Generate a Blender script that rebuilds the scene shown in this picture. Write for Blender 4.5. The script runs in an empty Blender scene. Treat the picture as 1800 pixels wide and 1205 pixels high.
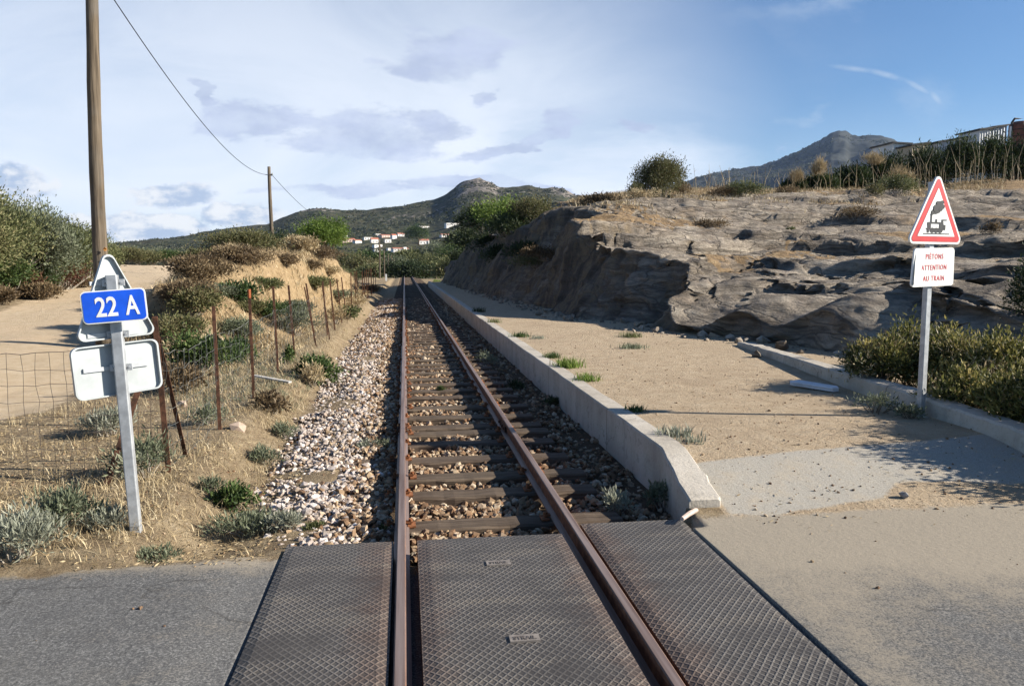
import bpy, math, random
import numpy as np
from mathutils import Vector, Matrix

S = bpy.context.scene
# ---------------------------------------------------------------- camera
F_PX, HORIZ, VPX = 1379.0, 465.0, 711.0
TH = math.atan((602.5 - HORIZ) / F_PX)
PS = math.atan((900 - VPX) / F_PX * math.cos(TH))
CAMZ = 1.6
cam = bpy.data.cameras.new("camera")
cam.lens = 36 * F_PX / 1800.0
cam.sensor_width = 36
cam.clip_start = 0.05
cam.clip_end = 20000
camo = bpy.data.objects.new("camera", cam)
S.collection.objects.link(camo)
camo.location = (0, 0, CAMZ)
camo.rotation_euler = (math.pi / 2 - TH, 0, -PS)
S.camera = camo

# ---------------------------------------------------------------- light
SUN_EL, SUN_AZ = math.radians(26), math.radians(103)     # azimuth clockwise from +Y
sl = bpy.data.lights.new("sun", 'SUN')
sl.energy = 5.0
sl.angle = math.radians(0.5)
sl.color = (1.0, 0.93, 0.82)
so = bpy.data.objects.new("sun", sl)
S.collection.objects.link(so)
sd = Vector((math.sin(SUN_AZ) * math.cos(SUN_EL), math.cos(SUN_AZ) * math.cos(SUN_EL), math.sin(SUN_EL)))
so.rotation_euler = sd.to_track_quat('Z', 'Y').to_euler()
so.location = (30, -8, 30)

S.view_settings.view_transform = 'Standard'
S.view_settings.look = 'None'
S.view_settings.exposure = 1.17
S.view_settings.gamma = 1.0

W = bpy.data.worlds.new("World")
S.world = W
W.use_nodes = True
wt = W.node_tree
wt.nodes.clear()


def nd(nt, typ, ins=None, **props):
    n = nt.nodes.new(typ)
    for k, v in props.items():
        setattr(n, k, v)
    for k, v in (ins or {}).items():
        s = n.inputs[k]
        if isinstance(v, bpy.types.NodeSocket):
            nt.links.new(v, s)
        else:
            s.default_value = v
    return n


def mth(nt, op, a, b=0.0, c=None, clamp=False):
    ins = {0: a, 1: b}
    if c is not None:
        ins[2] = c
    return nd(nt, 'ShaderNodeMath', ins, operation=op, use_clamp=clamp).outputs[0]


def mixc(nt, f, a, b, blend='MIX'):
    def c4(c):
        return c if isinstance(c, bpy.types.NodeSocket) else (tuple(c) + (1,))[:4]
    return nd(nt, 'ShaderNodeMix', {0: f, 6: c4(a), 7: c4(b)}, data_type='RGBA', blend_type=blend).outputs[2]


def ramp(nt, fac, stops, interp='LINEAR'):
    n = nd(nt, 'ShaderNodeValToRGB', {0: fac})
    cr = n.color_ramp
    cr.interpolation = interp
    while len(cr.elements) < len(stops):
        cr.elements.new(0.5)
    for e, (p, c) in zip(cr.elements, stops):
        e.position = p
        e.color = tuple(c) + (1,) if len(c) == 3 else c
    return n.outputs[0]


def rmp(nt, x, a, b, lo=0.0, hi=1.0):
    return nd(nt, 'ShaderNodeMapRange', {0: x, 1: a, 2: b, 3: lo, 4: hi}, clamp=True, interpolation_type='SMOOTHSTEP').outputs[0]


def noi(nt, vec, scale, detail=4.0, rough=0.55, dist=0.0):
    return nd(nt, 'ShaderNodeTexNoise', {'Vector': vec, 'Scale': scale, 'Detail': detail, 'Roughness': rough, 'Distortion': dist}).outputs[0]


# ---- sky: Nishita plus clouds laid out by compass bearing and height (tangent plane towards +Y)
sky = nd(wt, 'ShaderNodeTexSky', sky_type='NISHITA', sun_disc=False, sun_elevation=SUN_EL, sun_rotation=SUN_AZ,
         altitude=100, air_density=1.0, dust_density=0.25, ozone_density=1.5)
SKYS = 0.050
skyc = mixc(wt, 1.0, sky.outputs[0], (SKYS * .62, SKYS * .86, SKYS * 1.12), 'MULTIPLY')
tc = nd(wt, 'ShaderNodeTexCoord').outputs['Generated']
sx = nd(wt, 'ShaderNodeSeparateXYZ', {0: tc})
yy = mth(wt, 'MAXIMUM', sx.outputs[1], 0.05)
U_ = mth(wt, 'DIVIDE', sx.outputs[0], yy)
V_ = mth(wt, 'DIVIDE', sx.outputs[2], yy)
uv = nd(wt, 'ShaderNodeCombineXYZ', {0: U_, 1: V_, 2: 0.0}).outputs[0]
uvs = nd(wt, 'ShaderNodeCombineXYZ', {0: mth(wt, 'MULTIPLY', U_, 0.6), 1: mth(wt, 'MULTIPLY', V_, 1.5), 2: 3.7}).outputs[0]
uvw = nd(wt, 'ShaderNodeVectorMath', {0: uv, 1: nd(wt, 'ShaderNodeVectorMath', {0: nd(wt, 'ShaderNodeVectorMath', {
    0: nd(wt, 'ShaderNodeTexNoise', {'Vector': uvs, 'Scale': 7.0, 'Detail': 8.0, 'Roughness': 0.6}).outputs[1], 1: (0.5, 0.5, 0.5)},
    operation='SUBTRACT').outputs[0], 1: (0.24, 0.13, 0.0)}, operation='MULTIPLY').outputs[0]}, operation='ADD').outputs[0]


def px2uv(px, py):
    d = ray(px, py)
    return d[0] / d[1], d[2] / d[1]


_Fv = np.array([math.sin(PS) * math.cos(TH), math.cos(PS) * math.cos(TH), -math.sin(TH)])
_Rv = np.array([math.cos(PS), -math.sin(PS), 0.0])
_Uv = np.array([math.sin(PS) * math.sin(TH), math.cos(PS) * math.sin(TH), math.cos(TH)])


def ray(px, py):
    return _Fv + _Rv * ((px - 900) / F_PX) + _Uv * ((602.5 - py) / F_PX)


def gp(px, py, z=0.0):
    d = ray(px, py)
    return np.array([0, 0, CAMZ]) + d * ((z - CAMZ) / d[2])


def dp(px, py, Y):
    d = ray(px, py)
    return np.array([0, 0, CAMZ]) + d * (Y / d[1])


def blob(cx, cy, rx, ry, ang=0.0, vec=None, lo=0.0, hi=1.0):
    """soft elliptical cloud bank round one bearing; 1 in the middle, 0 at the rim"""
    u, v = px2uv(cx, cy)
    m = nd(wt, 'ShaderNodeMapping', {0: vec or uvw, 1: (u, v, 0), 2: (0, 0, ang), 3: (rx / F_PX, ry / F_PX, 1)}, vector_type='TEXTURE').outputs[0]
    ln = nd(wt, 'ShaderNodeVectorMath', {0: m}, operation='LENGTH').outputs[1]
    return rmp(wt, ln, 1.0, 0.0, lo, hi)


def amax(*a):
    r = a[0]
    for b in a[1:]:
        r = mth(wt, 'MAXIMUM', r, b)
    return r


wisp = noi(wt, uvs, 5.0, 7, 0.62, 0.6)
wisp2 = noi(wt, uvs, 16.0, 6, 0.6, 0.3)
uvf = nd(wt, 'ShaderNodeVectorMath', {0: uv, 1: (1.0, 1.75, 1.0)}, operation='MULTIPLY').outputs[0]
puff = noi(wt, uvf, 19.0, 8, 0.60)
veil = amax(blob(800, 260, 620, 290), blob(1060, 310, 420, 200), blob(450, 200, 560, 220, lo=0, hi=.8), blob(350, 340, 560, 180))
veil = mth(wt, 'MULTIPLY', veil, rmp(wt, wisp, -0.05, 0.52))
veil = mth(wt, 'MAXIMUM', veil, mth(wt, 'MULTIPLY', mth(wt, 'MULTIPLY', rmp(wt, mth(wt, 'ADD', U_, mth(wt, 'MULTIPLY', V_, .35)), 0.66, 0.16), rmp(wt, V_, .75, .05)), rmp(wt, wisp, .15, .72, .62, 1.0)))
veil = mth(wt, 'MAXIMUM', veil, mth(wt, 'MULTIPLY', blob(400, 90, 1300, 300, lo=0, hi=0.55), rmp(wt, wisp, 0.36, 0.70)))
veil = mth(wt, 'MAXIMUM', veil, mth(wt, 'MULTIPLY', rmp(wt, V_, 0.26, 0.02), 0.30))
c1 = mixc(wt, mth(wt, 'MULTIPLY', veil, 0.95), skyc, (0.43, 0.455, 0.495))
grey = amax(blob(430, 195, 120, 56), blob(640, 232, 260, 52), blob(760, 215, 110, 46), blob(760, 100, 170, 70, .1), blob(930, 232, 220, 30, .33),
            blob(850, 330, 300, 30), blob(345, 150, 50, 32, -.8), blob(875, 145, 60, 30, .5), blob(1110, 225, 60, 18), blob(640, 345, 360, 26, 0, lo=0, hi=.6), blob(1000, 335, 200, 26))
grey = mth(wt, 'MULTIPLY', rmp(wt, mth(wt, 'ADD', grey, mth(wt, 'MULTIPLY', mth(wt, 'ADD', mth(wt, 'MULTIPLY', mth(wt, 'SUBTRACT', wisp2, .5), 1.5), mth(wt, 'MULTIPLY', mth(wt, 'SUBTRACT', puff, .5), .7)), 1.0)), 0.24, 0.62), rmp(wt, wisp2, 0.15, 0.55, .55, 1.0))
c2 = mixc(wt, mth(wt, 'MULTIPLY', grey, rmp(wt, puff, .30, .66, .40, .90)), c1, mixc(wt, rmp(wt, wisp2, .35, .65), (0.20, 0.235, 0.325), (0.265, 0.30, 0.395)))
pf = noi(wt, nd(wt, 'ShaderNodeCombineXYZ', {0: U_, 1: mth(wt, 'MULTIPLY', V_, 1.6), 2: 1.3}).outputs[0], 17.0, 6, 0.55)
cb = amax(blob(300, 345, 110, 40, vec=uv), blob(420, 380, 120, 42, vec=uv), blob(250, 400, 190, 46, vec=uv), blob(20, 330, 120, 55, vec=uv), blob(520, 400, 110, 30, vec=uv), blob(60, 400, 220, 40, vec=uv))
cum = rmp(wt, mth(wt, 'ADD', mth(wt, 'MULTIPLY', cb, 0.75), mth(wt, 'MULTIPLY', mth(wt, 'SUBTRACT', puff, 0.5), 1.7)), 0.20, 0.40)
puff2 = noi(wt, nd(wt, 'ShaderNodeVectorMath', {0: uvf, 1: (.016, .030, 0)}, operation='ADD').outputs[0], 19.0, 8, 0.60)
shade = rmp(wt, mth(wt, 'SUBTRACT', puff, puff2), -0.14, 0.12)
cum = mth(wt, 'MULTIPLY', cum, rmp(wt, cb, 0.02, 0.25))
c3 = mixc(wt, mth(wt, 'MULTIPLY', cum, 0.95), c2, mixc(wt, shade, (0.215, 0.265, 0.35), (0.43, 0.44, 0.45)))
# curved old vapour trail, high on the right
ct = amax(blob(1500, 121, 60, 7, -.08, uv), blob(1560, 132, 60, 8, -.2, uv), blob(1612, 152, 50, 9, -.42, uv), blob(1645, 172, 28, 11, -.75, uv),
          mth(wt, 'MULTIPLY', blob(1640, 185, 60, 45, 0), 0.35), mth(wt, 'MULTIPLY', blob(1410, 190, 45, 12, .2), 0.5), mth(wt, 'MULTIPLY', blob(1420, 20, 190, 30, .16), 0.6))
ct = mth(wt, 'MULTIPLY', ct, rmp(wt, puff, 0.25, 0.6))
c4 = mixc(wt, mth(wt, 'MULTIPLY', ct, 0.5), c3, (0.28, 0.33, 0.39))
bgn = nd(wt, 'ShaderNodeBackground', {0: c4, 1: 1.0})
wo = nd(wt, 'ShaderNodeOutputWorld', {0: bgn.outputs[0]})

# ---------------------------------------------------------------- helpers
RNG = np.random.default_rng(7)
C = S.collection


def _h(ix, iy, iz, seed):
    n = (ix * 374761393 + iy * 668265263 + iz * 2147483647 + seed * 1274126177) & 0xFFFFFFFF
    n = ((n ^ (n >> 13)) * 1274126177) & 0xFFFFFFFF
    n = ((n ^ (n >> 16)) * 2246822519) & 0xFFFFFFFF
    return ((n ^ (n >> 15)) & 0xFFFFFF) / float(0xFFFFFF)


def vn(x, y, z=None, seed=0):
    """value noise in -1..1"""
    x = np.asarray(x, float)
    y = np.asarray(y, float)
    z = np.zeros_like(x) if z is None else np.asarray(z, float)
    x, y, z = np.broadcast_arrays(x, y, z)
    xi, yi, zi = [np.floor(a).astype(np.int64) for a in (x, y, z)]
    f = [a - b for a, b in ((x, xi), (y, yi), (z, zi))]
    u, v, w = [t * t * t * (t * (t * 6 - 15) + 10) for t in f]
    r = 0
    for dx in (0, 1):
        for dy in (0, 1):
            for dz in (0, 1):
                k = (u if dx else 1 - u) * (v if dy else 1 - v) * (w if dz else 1 - w)
                r = r + k * _h(xi + dx, yi + dy, zi + dz, seed)
    return r * 2 - 1


def fbm(x, y, z=None, s=1.0, o=4, g=0.5, seed=0):
    r, a, t = 0, 1.0, 0
    for i in range(o):
        r = r + a * vn(np.asarray(x) * s + i * 17.3, np.asarray(y) * s - i * 9.1, None if z is None else np.asarray(z) * s + i * 5.7, seed + i)
        t += a
        a *= g
        s *= 2.03
    return r / t


def sst(x, a, b):
    t = np.clip((np.asarray(x, float) - a) / (b - a), 0, 1)
    return t * t * (3 - 2 * t)


class MB:
    """collects pieces of geometry into one mesh object"""

    def __init__(s):
        s.v, s.f, s.n, s.m, s.va = [], [], 0, [], []

    def add(s, v, f, mi=0, val=None):
        v = np.asarray(v, float).reshape(-1, 3)
        s.v.append(v)
        s.f.append((np.asarray(f, dtype=np.int64), s.n, mi) if not isinstance(f, list) else (f, s.n, mi))
        s.va.append(np.full(len(v), 0.5) if val is None else np.broadcast_to(np.asarray(val, float), (len(v),)))
        s.n += len(v)
        return s

    def box(s, x0, x1, y0, y1, z0, z1, mi=0, M=None):
        v = np.array([[x, y, z] for z in (z0, z1) for y in (y0, y1) for x in (x0, x1)], float)
        if M is not None:
            v = np.array([M @ Vector(p) for p in v])
        return s.add(v, [[0, 2, 3, 1], [4, 5, 7, 6], [0, 1, 5, 4], [2, 6, 7, 3], [0, 4, 6, 2], [1, 3, 7, 5]], mi)

    def prism(s, pts, d0, d1, M=None, mi=0):
        """2-D outline (u,v) -> solid between y=d0 (front) and y=d1 (back)"""
        n = len(pts)
        v = [(p[0], d0, p[1]) for p in pts] + [(p[0], d1, p[1]) for p in pts]
        if M is not None:
            v = [M @ Vector(p) for p in v]
        f = [list(range(n)), list(range(2 * n - 1, n - 1, -1))] + [[i, i + n, (i + 1) % n + n, (i + 1) % n] for i in range(n)]
        return s.add(np.array(v), f, mi)

    def tube(s, pts, r, sides=6, mi=0, val=None, cap=True):
        pts = np.asarray(pts, float)
        n = len(pts)
        r = np.broadcast_to(np.asarray(r, float), (n,))
        t = np.gradient(pts, axis=0)
        t /= np.linalg.norm(t, axis=1)[:, None] + 1e-9
        ref = np.array([0, 0, 1.0]) if abs(t[0][2]) < 0.9 else np.array([1.0, 0, 0])
        a = np.cross(t, ref)
        a /= np.linalg.norm(a, axis=1)[:, None] + 1e-9
        b = np.cross(t, a)
        an = np.arange(sides) * 2 * math.pi / sides
        ring = pts[:, None] + r[:, None, None] * (a[:, None] * np.cos(an)[None, :, None] + b[:, None] * np.sin(an)[None, :, None])
        f = []
        for i in range(n - 1):
            for k in range(sides):
                k2 = (k + 1) % sides
                f.append([i * sides + k, i * sides + k2, (i + 1) * sides + k2, (i + 1) * sides + k])
        if cap:
            f += [list(range(sides))[::-1], [(n - 1) * sides + k for k in range(sides)]]
        return s.add(ring.reshape(-1, 3), f, mi, val)

    def build(s, name, mats, parent=None, smooth=False, loc=None, attr=False):
        me = bpy.data.meshes.new(name)
        V = np.concatenate(s.v)
        if loc is not None:
            V = V - np.asarray(loc)
        loops, starts, tot, mi = [], [], [], []
        c = 0
        for f, off, m in s.f:
            if isinstance(f, list):
                for q in f:
                    loops.append(np.asarray(q) + off)
                    starts.append(np.array([c]))
                    tot.append(np.array([len(q)]))
                    c += len(q)
                mi.append(np.full(len(f), m))
            else:
                k = f.shape[1]
                loops.append((f + off).ravel())
                starts.append(c + np.arange(len(f)) * k)
                tot.append(np.full(len(f), k))
                c += f.size
                mi.append(np.full(len(f), m))
        loops = np.concatenate(loops).astype(np.int32)
        starts = np.concatenate(starts).astype(np.int32)
        tot = np.concatenate(tot).astype(np.int32)
        me.vertices.add(len(V))
        me.vertices.foreach_set('co', V.astype(np.float32).ravel())
        me.loops.add(len(loops))
        me.loops.foreach_set('vertex_index', loops)
        me.polygons.add(len(starts))
        me.polygons.foreach_set('loop_start', starts)
        me.polygons.foreach_set('loop_total', tot)
        me.polygons.foreach_set('material_index', np.concatenate(mi).astype(np.int32))
        me.polygons.foreach_set('use_smooth', np.full(len(starts), bool(smooth)))
        if attr:
            me.attributes.new('v', 'FLOAT', 'POINT').data.foreach_set('value', np.concatenate(s.va).astype(np.float32))
        me.update(calc_edges=True)
        me.validate()
        for m in (mats if isinstance(mats, (list, tuple)) else [mats]):
            me.materials.append(m)
        o = bpy.data.objects.new(name, me)
        C.objects.link(o)
        if loc is not None:
            o.location = loc
        if parent is not None:
            o.parent = parent
        return o


def tag(o, label=None, cat=None, group=None, kind=None):
    if label:
        o['label'] = label
    if cat:
        o['category'] = cat
    if group:
        o['group'] = group
    if kind:
        o['kind'] = kind
    return o


def empty(name, loc, label, cat, group=None, rz=0.0):
    o = bpy.data.objects.new(name, None)
    o.empty_display_size = 0.2
    C.objects.link(o)
    o.location = loc
    o.rotation_euler = (0, 0, rz)
    return tag(o, label, cat, group)


def copy_tree(o, parent=None):
    c = o.copy()
    C.objects.link(c)
    c.parent = parent
    for ch in [x for x in o.children]:
        copy_tree(ch, c)
    return c


def grid(X, Y, Z):
    """arrays ny,nx -> verts, faces"""
    ny, nx = X.shape
    i = np.arange(ny * nx).reshape(ny, nx)
    f = np.stack([i[:-1, :-1], i[:-1, 1:], i[1:, 1:], i[1:, :-1]], -1).reshape(-1, 4)
    return np.stack([X, Y, Z], -1).reshape(-1, 3), f


def setattrs(o, **kw):
    for k, a in kw.items():
        o.data.attributes.new(k, 'FLOAT', 'POINT').data.foreach_set('value', np.asarray(a, np.float32).ravel())


# ---------------------------------------------------------------- materials
def mat(name, rough=0.85, spec=0.3, metal=0.0):
    m = bpy.data.materials.new(name)
    m.use_nodes = True
    nt = m.node_tree
    b = nt.nodes['Principled BSDF']
    b.inputs['Roughness'].default_value = rough
    b.inputs['Specular IOR Level'].default_value = spec
    b.inputs['Metallic'].default_value = metal
    return m, nt, b


def ocoord(nt):
    return nd(nt, 'ShaderNodeTexCoord').outputs['Object']


def wcoord(nt):
    return nd(nt, 'ShaderNodeNewGeometry').outputs['Position']


def bump(nt, b, h, strength=0.5, dist=0.02):
    nb = nd(nt, 'ShaderNodeBump', {'Strength': strength, 'Distance': dist, 'Height': h})
    nt.links.new(nb.outputs[0], b.inputs['Normal'])


def att(nt, name):
    return nd(nt, 'ShaderNodeAttribute', attribute_name=name).outputs['Fac']


def simple(name, col, var=0.25, scale=8.0, rough=0.8, spec=0.3, metal=0.0, bmp=0.2, bdist=0.01, bscale=None, col2=None, world=False):
    m, nt, b = mat(name, rough, spec, metal)
    co = wcoord(nt) if world else ocoord(nt)
    n = noi(nt, co, scale, 6, 0.6)
    c2 = col2 or tuple(c * (1 - var) for c in col)
    c1 = tuple(min(1, c * (1 + var * .5)) for c in col)
    nt.links.new(mixc(nt, rmp(nt, n, 0.3, 0.7), c2, c1), b.inputs['Base Color'])
    if bmp:
        bump(nt, b, noi(nt, co, bscale or scale * 4, 5, 0.6), bmp, bdist)
    return m


def leafmat(name, stops, trans=0.3, rough=0.55, spec=0.25):
    m, nt, b = mat(name, rough, spec)
    c = ramp(nt, att(nt, 'v'), [(i / (len(stops) - 1), s) for i, s in enumerate(stops)])
    nt.links.new(c, b.inputs['Base Color'])
    t = nd(nt, 'ShaderNodeBsdfTranslucent', {0: c})
    mx = nd(nt, 'ShaderNodeMixShader', {0: trans, 1: b.outputs[0], 2: t.outputs[0]})
    nt.links.new(mx.outputs[0], nt.nodes['Material Output'].inputs[0])
    return m

# ================================================================ TERRAIN
XL, XR, XC = -0.04, 1.02, 0.49         # rail centre lines
WX0, WX1 = 1.93, 2.13                  # platform wall


def zroad(y):
    return 0.030 * np.clip(np.asarray(y, float) - 9, 0, 51)


def solve(px, py, fun, y0=15.0):
    y = y0
    for _ in range(60):
        p = dp(px, py, y)
        q = gp(px, py, float(fun(p[0], p[1])))
        y = 0.5 * y + 0.5 * min(max(q[1], 1.0), 300)
    p = dp(px, py, y)
    return p


_er = [(0, 735), (95, 716), (150, 672), (210, 612), (268, 548), (286, 508), (305, 483)]
_el = [(0, 545), (62, 522), (112, 497), (150, 481)]
ER = [solve(a, b, lambda x, y: zroad(y)) for a, b in _er] + [dp(322, 465, 62)]
EL = [solve(a, b, lambda x, y: zroad(y)) for a, b in _el] + [dp(205, 466, 62)]
ERy = [-30] + [p[1] for p in ER] + [300]
ERx = [-4.6] + [p[0] for p in ER] + [ER[-1][0] * 4.2]
ELy = [-30, 5] + [p[1] for p in EL] + [300]
ELx = [-16, -10] + [p[0] for p in EL] + [EL[-1][0] * 4.4]


def edgeR(y):
    return np.interp(y, ERy, ERx)


def edgeL(y):
    return np.interp(y, ELy, ELx)


# bank crest (px, py, y) traced along the cutting, each at its own distance
_bk = [(300, 545, 15.0), (360, 482, 18), (420, 462, 20), (490, 446, 23), (560, 452, 28), (620, 466, 36), (655, 494, 46), (672, 512, 56)]
BK = [dp(*t) for t in _bk]
BKy = [12.0] + [p[1] for p in BK] + [64]
BKx = [-5.0] + [p[0] for p in BK] + [-2.2]
BKz = [0.1] + [p[2] for p in BK] + [0.1]


def bank(x, y):
    cx = np.interp(y, BKy, BKx)
    h = np.interp(y, BKy, BKz)
    foot = -2.35 + 0.25 * vn(y * .6, y * 0, None, 3)
    t = sst(x, foot, np.minimum(cx, foot - 0.7))
    er = np.minimum(edgeR(y), cx - 1.0)
    back = sst(x, er - 0.1, np.minimum(cx - 0.5, er + 2.2))
    up = 1 + 0.05 * np.clip(cx - x, 0, 3)
    return h * t * up, back


BEDZ = -0.21


def G(x, y):
    x = np.asarray(x, float)
    y = np.asarray(y, float)
    n = fbm(x, y, None, 0.9, 4, .5, 11)
    # left of the track
    zr = zroad(y) - 0.0 * x
    verge = -0.10 + 0.05 * n + 0.03 * fbm(x, y, None, 5, 2, .5, 4)
    verge = verge + 0.07 * sst(x, -3.0, -3.9)
    t = sst(x, -2.4, -5.5)
    left = verge * (1 - t) + (zr + 0.02 * n) * t
    hb, back = bank(x, y)
    left = np.where(back > 0, np.maximum(left, 0), left) * 1.0
    bkz = hb * back + zr * (1 - back)
    act = sst(y, 11.5, 15.5)
    bkz = bkz + (.38 * fbm(x, y, None, .8, 4, .6, 17) + .10 * fbm(x, y, None, 2.6, 3, .6, 18) - .10 * np.abs(vn(x * .4, y * 1.1, None, 19))) * sst(x, -2.3, -3.0) * back
    left = np.where(x < -2.0, left * (1 - act) + np.maximum(bkz, -0.1) * act, left)
    eR, eL = edgeR(y), edgeL(y)
    onroad = sst(x, eR + 0.12, eR - 0.10)
    rut = 0.03 * np.sin((x - eR) * 2.4 + 1.2 * n) + 0.035 * n + .02 * fbm(x, y, None, 3.0, 3, .6, 23)
    left = left * (1 - onroad) + (zr - 0.03 + rut) * onroad
    off = np.clip(eL - x, 0, 60)
    left = left + 0.10 * np.minimum(off, 6) + 0.02 * np.clip(off - 6, 0, 40) + 0.12 * n * sst(off, 0, 1)
    left = left * sst(y, 150, 70) + (-0.4) * (1 - sst(y, 150, 70))
    # heap of ballast beside the rail
    heap = -0.13 - 0.13 * sst(x, -0.6, -1.5) - 0.03 * n
    left = np.where(x > -1.7, left * sst(x, -1.15, -1.7) + heap * (1 - sst(x, -1.15, -1.7)), left)
    # track bed
    bed = BEDZ + 0.01 * n
    z = np.where(x < -0.55, left, bed)
    # platform side
    plat = 0.20 * sst(y, 4.45, 6.0) + 0.008 * n
    plat = np.where(y > 66, 0.2 - 0.5 * sst(y, 66, 75), plat)
    wmid = np.where(y < 4.79, 1.75, (WX0 + WX1) / 2 - .10 * (1 - np.clip((y - 4.78) / .95, 0, 1)))
    z = np.where(x > wmid, plat, z)
    # the road in front
    ye = 4.42 + 0.15 * np.minimum(x + .7, 0) + 0.08 * vn(x * 1.3, x * 0, None, 9)
    rd = sst(y, ye + 0.22, ye - 0.06)
    rd = np.where((x > -0.75) & (x < 1.85), (y < 4.5) * 1.0, rd)
    rz = np.where((x > -0.70) & (x < 1.733), -0.16, -0.004 + 0.004 * n - .024 * sst(x, -1.05, -.70) * (x < 0))
    z = z * (1 - rd) + rz * rd
    # beyond the end of the straight everything sinks under the hills
    z = np.where(y > 105, z - 1.2 * sst(y, 105, 150), z)
    r = np.hypot(x, y)
    z = np.where((x > 2.3) & (y > 5), z - 0.0, z)
    return z - 3.0 * sst(r, 150, 260) + 0.0


def segd(px, py, pts, closed=True):
    """signed distance to polygon, positive inside"""
    pts = np.asarray(pts, float)
    d = np.full(px.shape, 1e9)
    ins = np.zeros(px.shape, bool)
    n = len(pts)
    for i in range(n):
        a, b = pts[i], pts[(i + 1) % n]
        e = b - a
        wx, wy = px - a[0], py - a[1]
        t = np.clip((wx * e[0] + wy * e[1]) / (e @ e), 0, 1)
        d = np.minimum(d, np.hypot(wx - e[0] * t, wy - e[1] * t))
        c1 = (a[1] <= py) & (b[1] > py)
        c2 = (a[1] > py) & (b[1] <= py)
        cr = e[0] * wy - e[1] * wx
        ins ^= (c1 & (cr > 0)) | (c2 & (cr < 0))
    return np.where(ins, d, -d)


def lines(*segs):
    out = []
    for a, b, st in segs:
        out += list(np.arange(a, b, st))
    return np.array(sorted(set(np.round(out, 4))))


gx = np.concatenate([-np.geomspace(6, 4500, 70)[::-1][:-1], lines((-6, -2.6, .09), (-2.6, 2.3, .055), (2.3, 5.6, .075)), np.geomspace(5.6, 4500, 60)])
gx = np.unique(np.concatenate([gx, [1.90, 1.91, 1.93, 1.94, 1.97, 1.98, 2.02, 2.03, 2.04, -0.7005, -0.6995, 1.7325, 1.7335]]))
gy = np.concatenate([np.linspace(-60, -1.2, 16)[:-1], lines((-1.2, 4.2, .10), (4.2, 6.4, .05), (6.4, 12, .08), (12, 20, .16), (20, 64, .42)), np.geomspace(64, 4500, 60)])
gy = np.unique(np.concatenate([gy, [4.49, 4.51, 4.785, 4.795]]))
GX, GY = np.meshgrid(gx, gy)
GZ = G(GX, GY)

m, nt, b = mat('ground_mat', 0.95, 0.15)
P = wcoord(nt)
nL = noi(nt, P, 0.8, 6, .6)
nM = noi(nt, P, 5.0, 7, .65)
nF = noi(nt, P, 34.0, 6, .7)
nG = noi(nt, P, 95.0, 4, .75)
vor = nd(nt, 'ShaderNodeTexVoronoi', {'Vector': P, 'Scale': 45.0}).outputs[0]
jit = mth(nt, 'MULTIPLY', mth(nt, 'SUBTRACT', nM, 0.5), 0.55)
jit2 = mth(nt, 'ADD', jit, mth(nt, 'MULTIPLY', mth(nt, 'SUBTRACT', nF, .5), .25))
soil = ramp(nt, nM, [(.22, (.10, .070, .042)), (.42, (.22, .165, .10)), (.60, (.32, .25, .155)), (.8, (.42, .35, .25))])
soil = mixc(nt, mth(nt, 'MULTIPLY', rmp(nt, nG, .45, .65), .55), soil, (.17, .115, .07))
soil = mixc(nt, mth(nt, 'MULTIPLY', rmp(nt, nF, .60, .68), .6), soil, (.55, .47, .36))
sand = ramp(nt, nM, [(.25, (.42, .315, .20)), (.5, (.50, .39, .26)), (.75, (.56, .46, .33))])
sand = mixc(nt, mth(nt, 'MULTIPLY', rmp(nt, nG, .5, .7), .35), sand, (.30, .21, .13))
sand = mixc(nt, mth(nt, 'MULTIPLY', rmp(nt, nL, .45, .7), .35), sand, (.56, .42, .28))
col = mixc(nt, rmp(nt, mth(nt, 'ADD', att(nt, 'sand'), mth(nt, 'MULTIPLY', jit, 1.2)), -.12, .12), soil, sand)
bankc = ramp(nt, mth(nt, 'ADD', mth(nt, 'MULTIPLY', nM, .6), mth(nt, 'MULTIPLY', nF, .4)), [(.30, (.14, .095, .05)), (.46, (.31, .22, .12)), (.60, (.40, .29, .17)), (.74, (.52, .41, .27))])
col = mixc(nt, rmp(nt, mth(nt, 'ADD', att(nt, 'bank'), jit), .2, .5), col, bankc)
gravel = ramp(nt, nM, [(.25, (.35, .265, .175)), (.5, (.44, .345, .235)), (.75, (.52, .425, .305))])
gravel = mixc(nt, mth(nt, 'MULTIPLY', rmp(nt, nG, .48, .62), .5), gravel, (.25, .17, .10))
gravel = mixc(nt, mth(nt, 'MULTIPLY', rmp(nt, nG, .40, .30), .4), gravel, (.60, .53, .43))
gravel = mixc(nt, mth(nt, 'MULTIPLY', rmp(nt, nL, .50, .70), .45), gravel, (.30, .225, .15))
col = mixc(nt, rmp(nt, mth(nt, 'ADD', att(nt, 'path'), mth(nt, 'MULTIPLY', jit2, .4)), -.02, .05), col, gravel)
bedc = ramp(nt, nF, [(.3, (.05, .035, .022)), (.7, (.14, .10, .065))])
col = mixc(nt, rmp(nt, mth(nt, 'ADD', att(nt, 'bed'), mth(nt, 'MULTIPLY', jit2, .4)), -.05, .05), col, bedc)
asph = ramp(nt, nG, [(.34, (.050, .050, .050)), (.48, (.105, .103, .100)), (.56, (.145, .142, .136)), (.66, (.27, .265, .255))])
asph = mixc(nt, mth(nt, 'MULTIPLY', rmp(nt, nM, .35, .7), .35), asph, (.075, .075, .077))
asph = mixc(nt, mth(nt, 'MULTIPLY', rmp(nt, nL, .5, .75), .35), asph, (.16, .15, .13))
dustf = rmp(nt, mth(nt, 'ADD', att(nt, 'dust'), mth(nt, 'ADD', mth(nt, 'MULTIPLY', jit2, 1.3), mth(nt, 'MULTIPLY', mth(nt, 'SUBTRACT', nG, .5), 1.1))), .30, .85)
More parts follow.
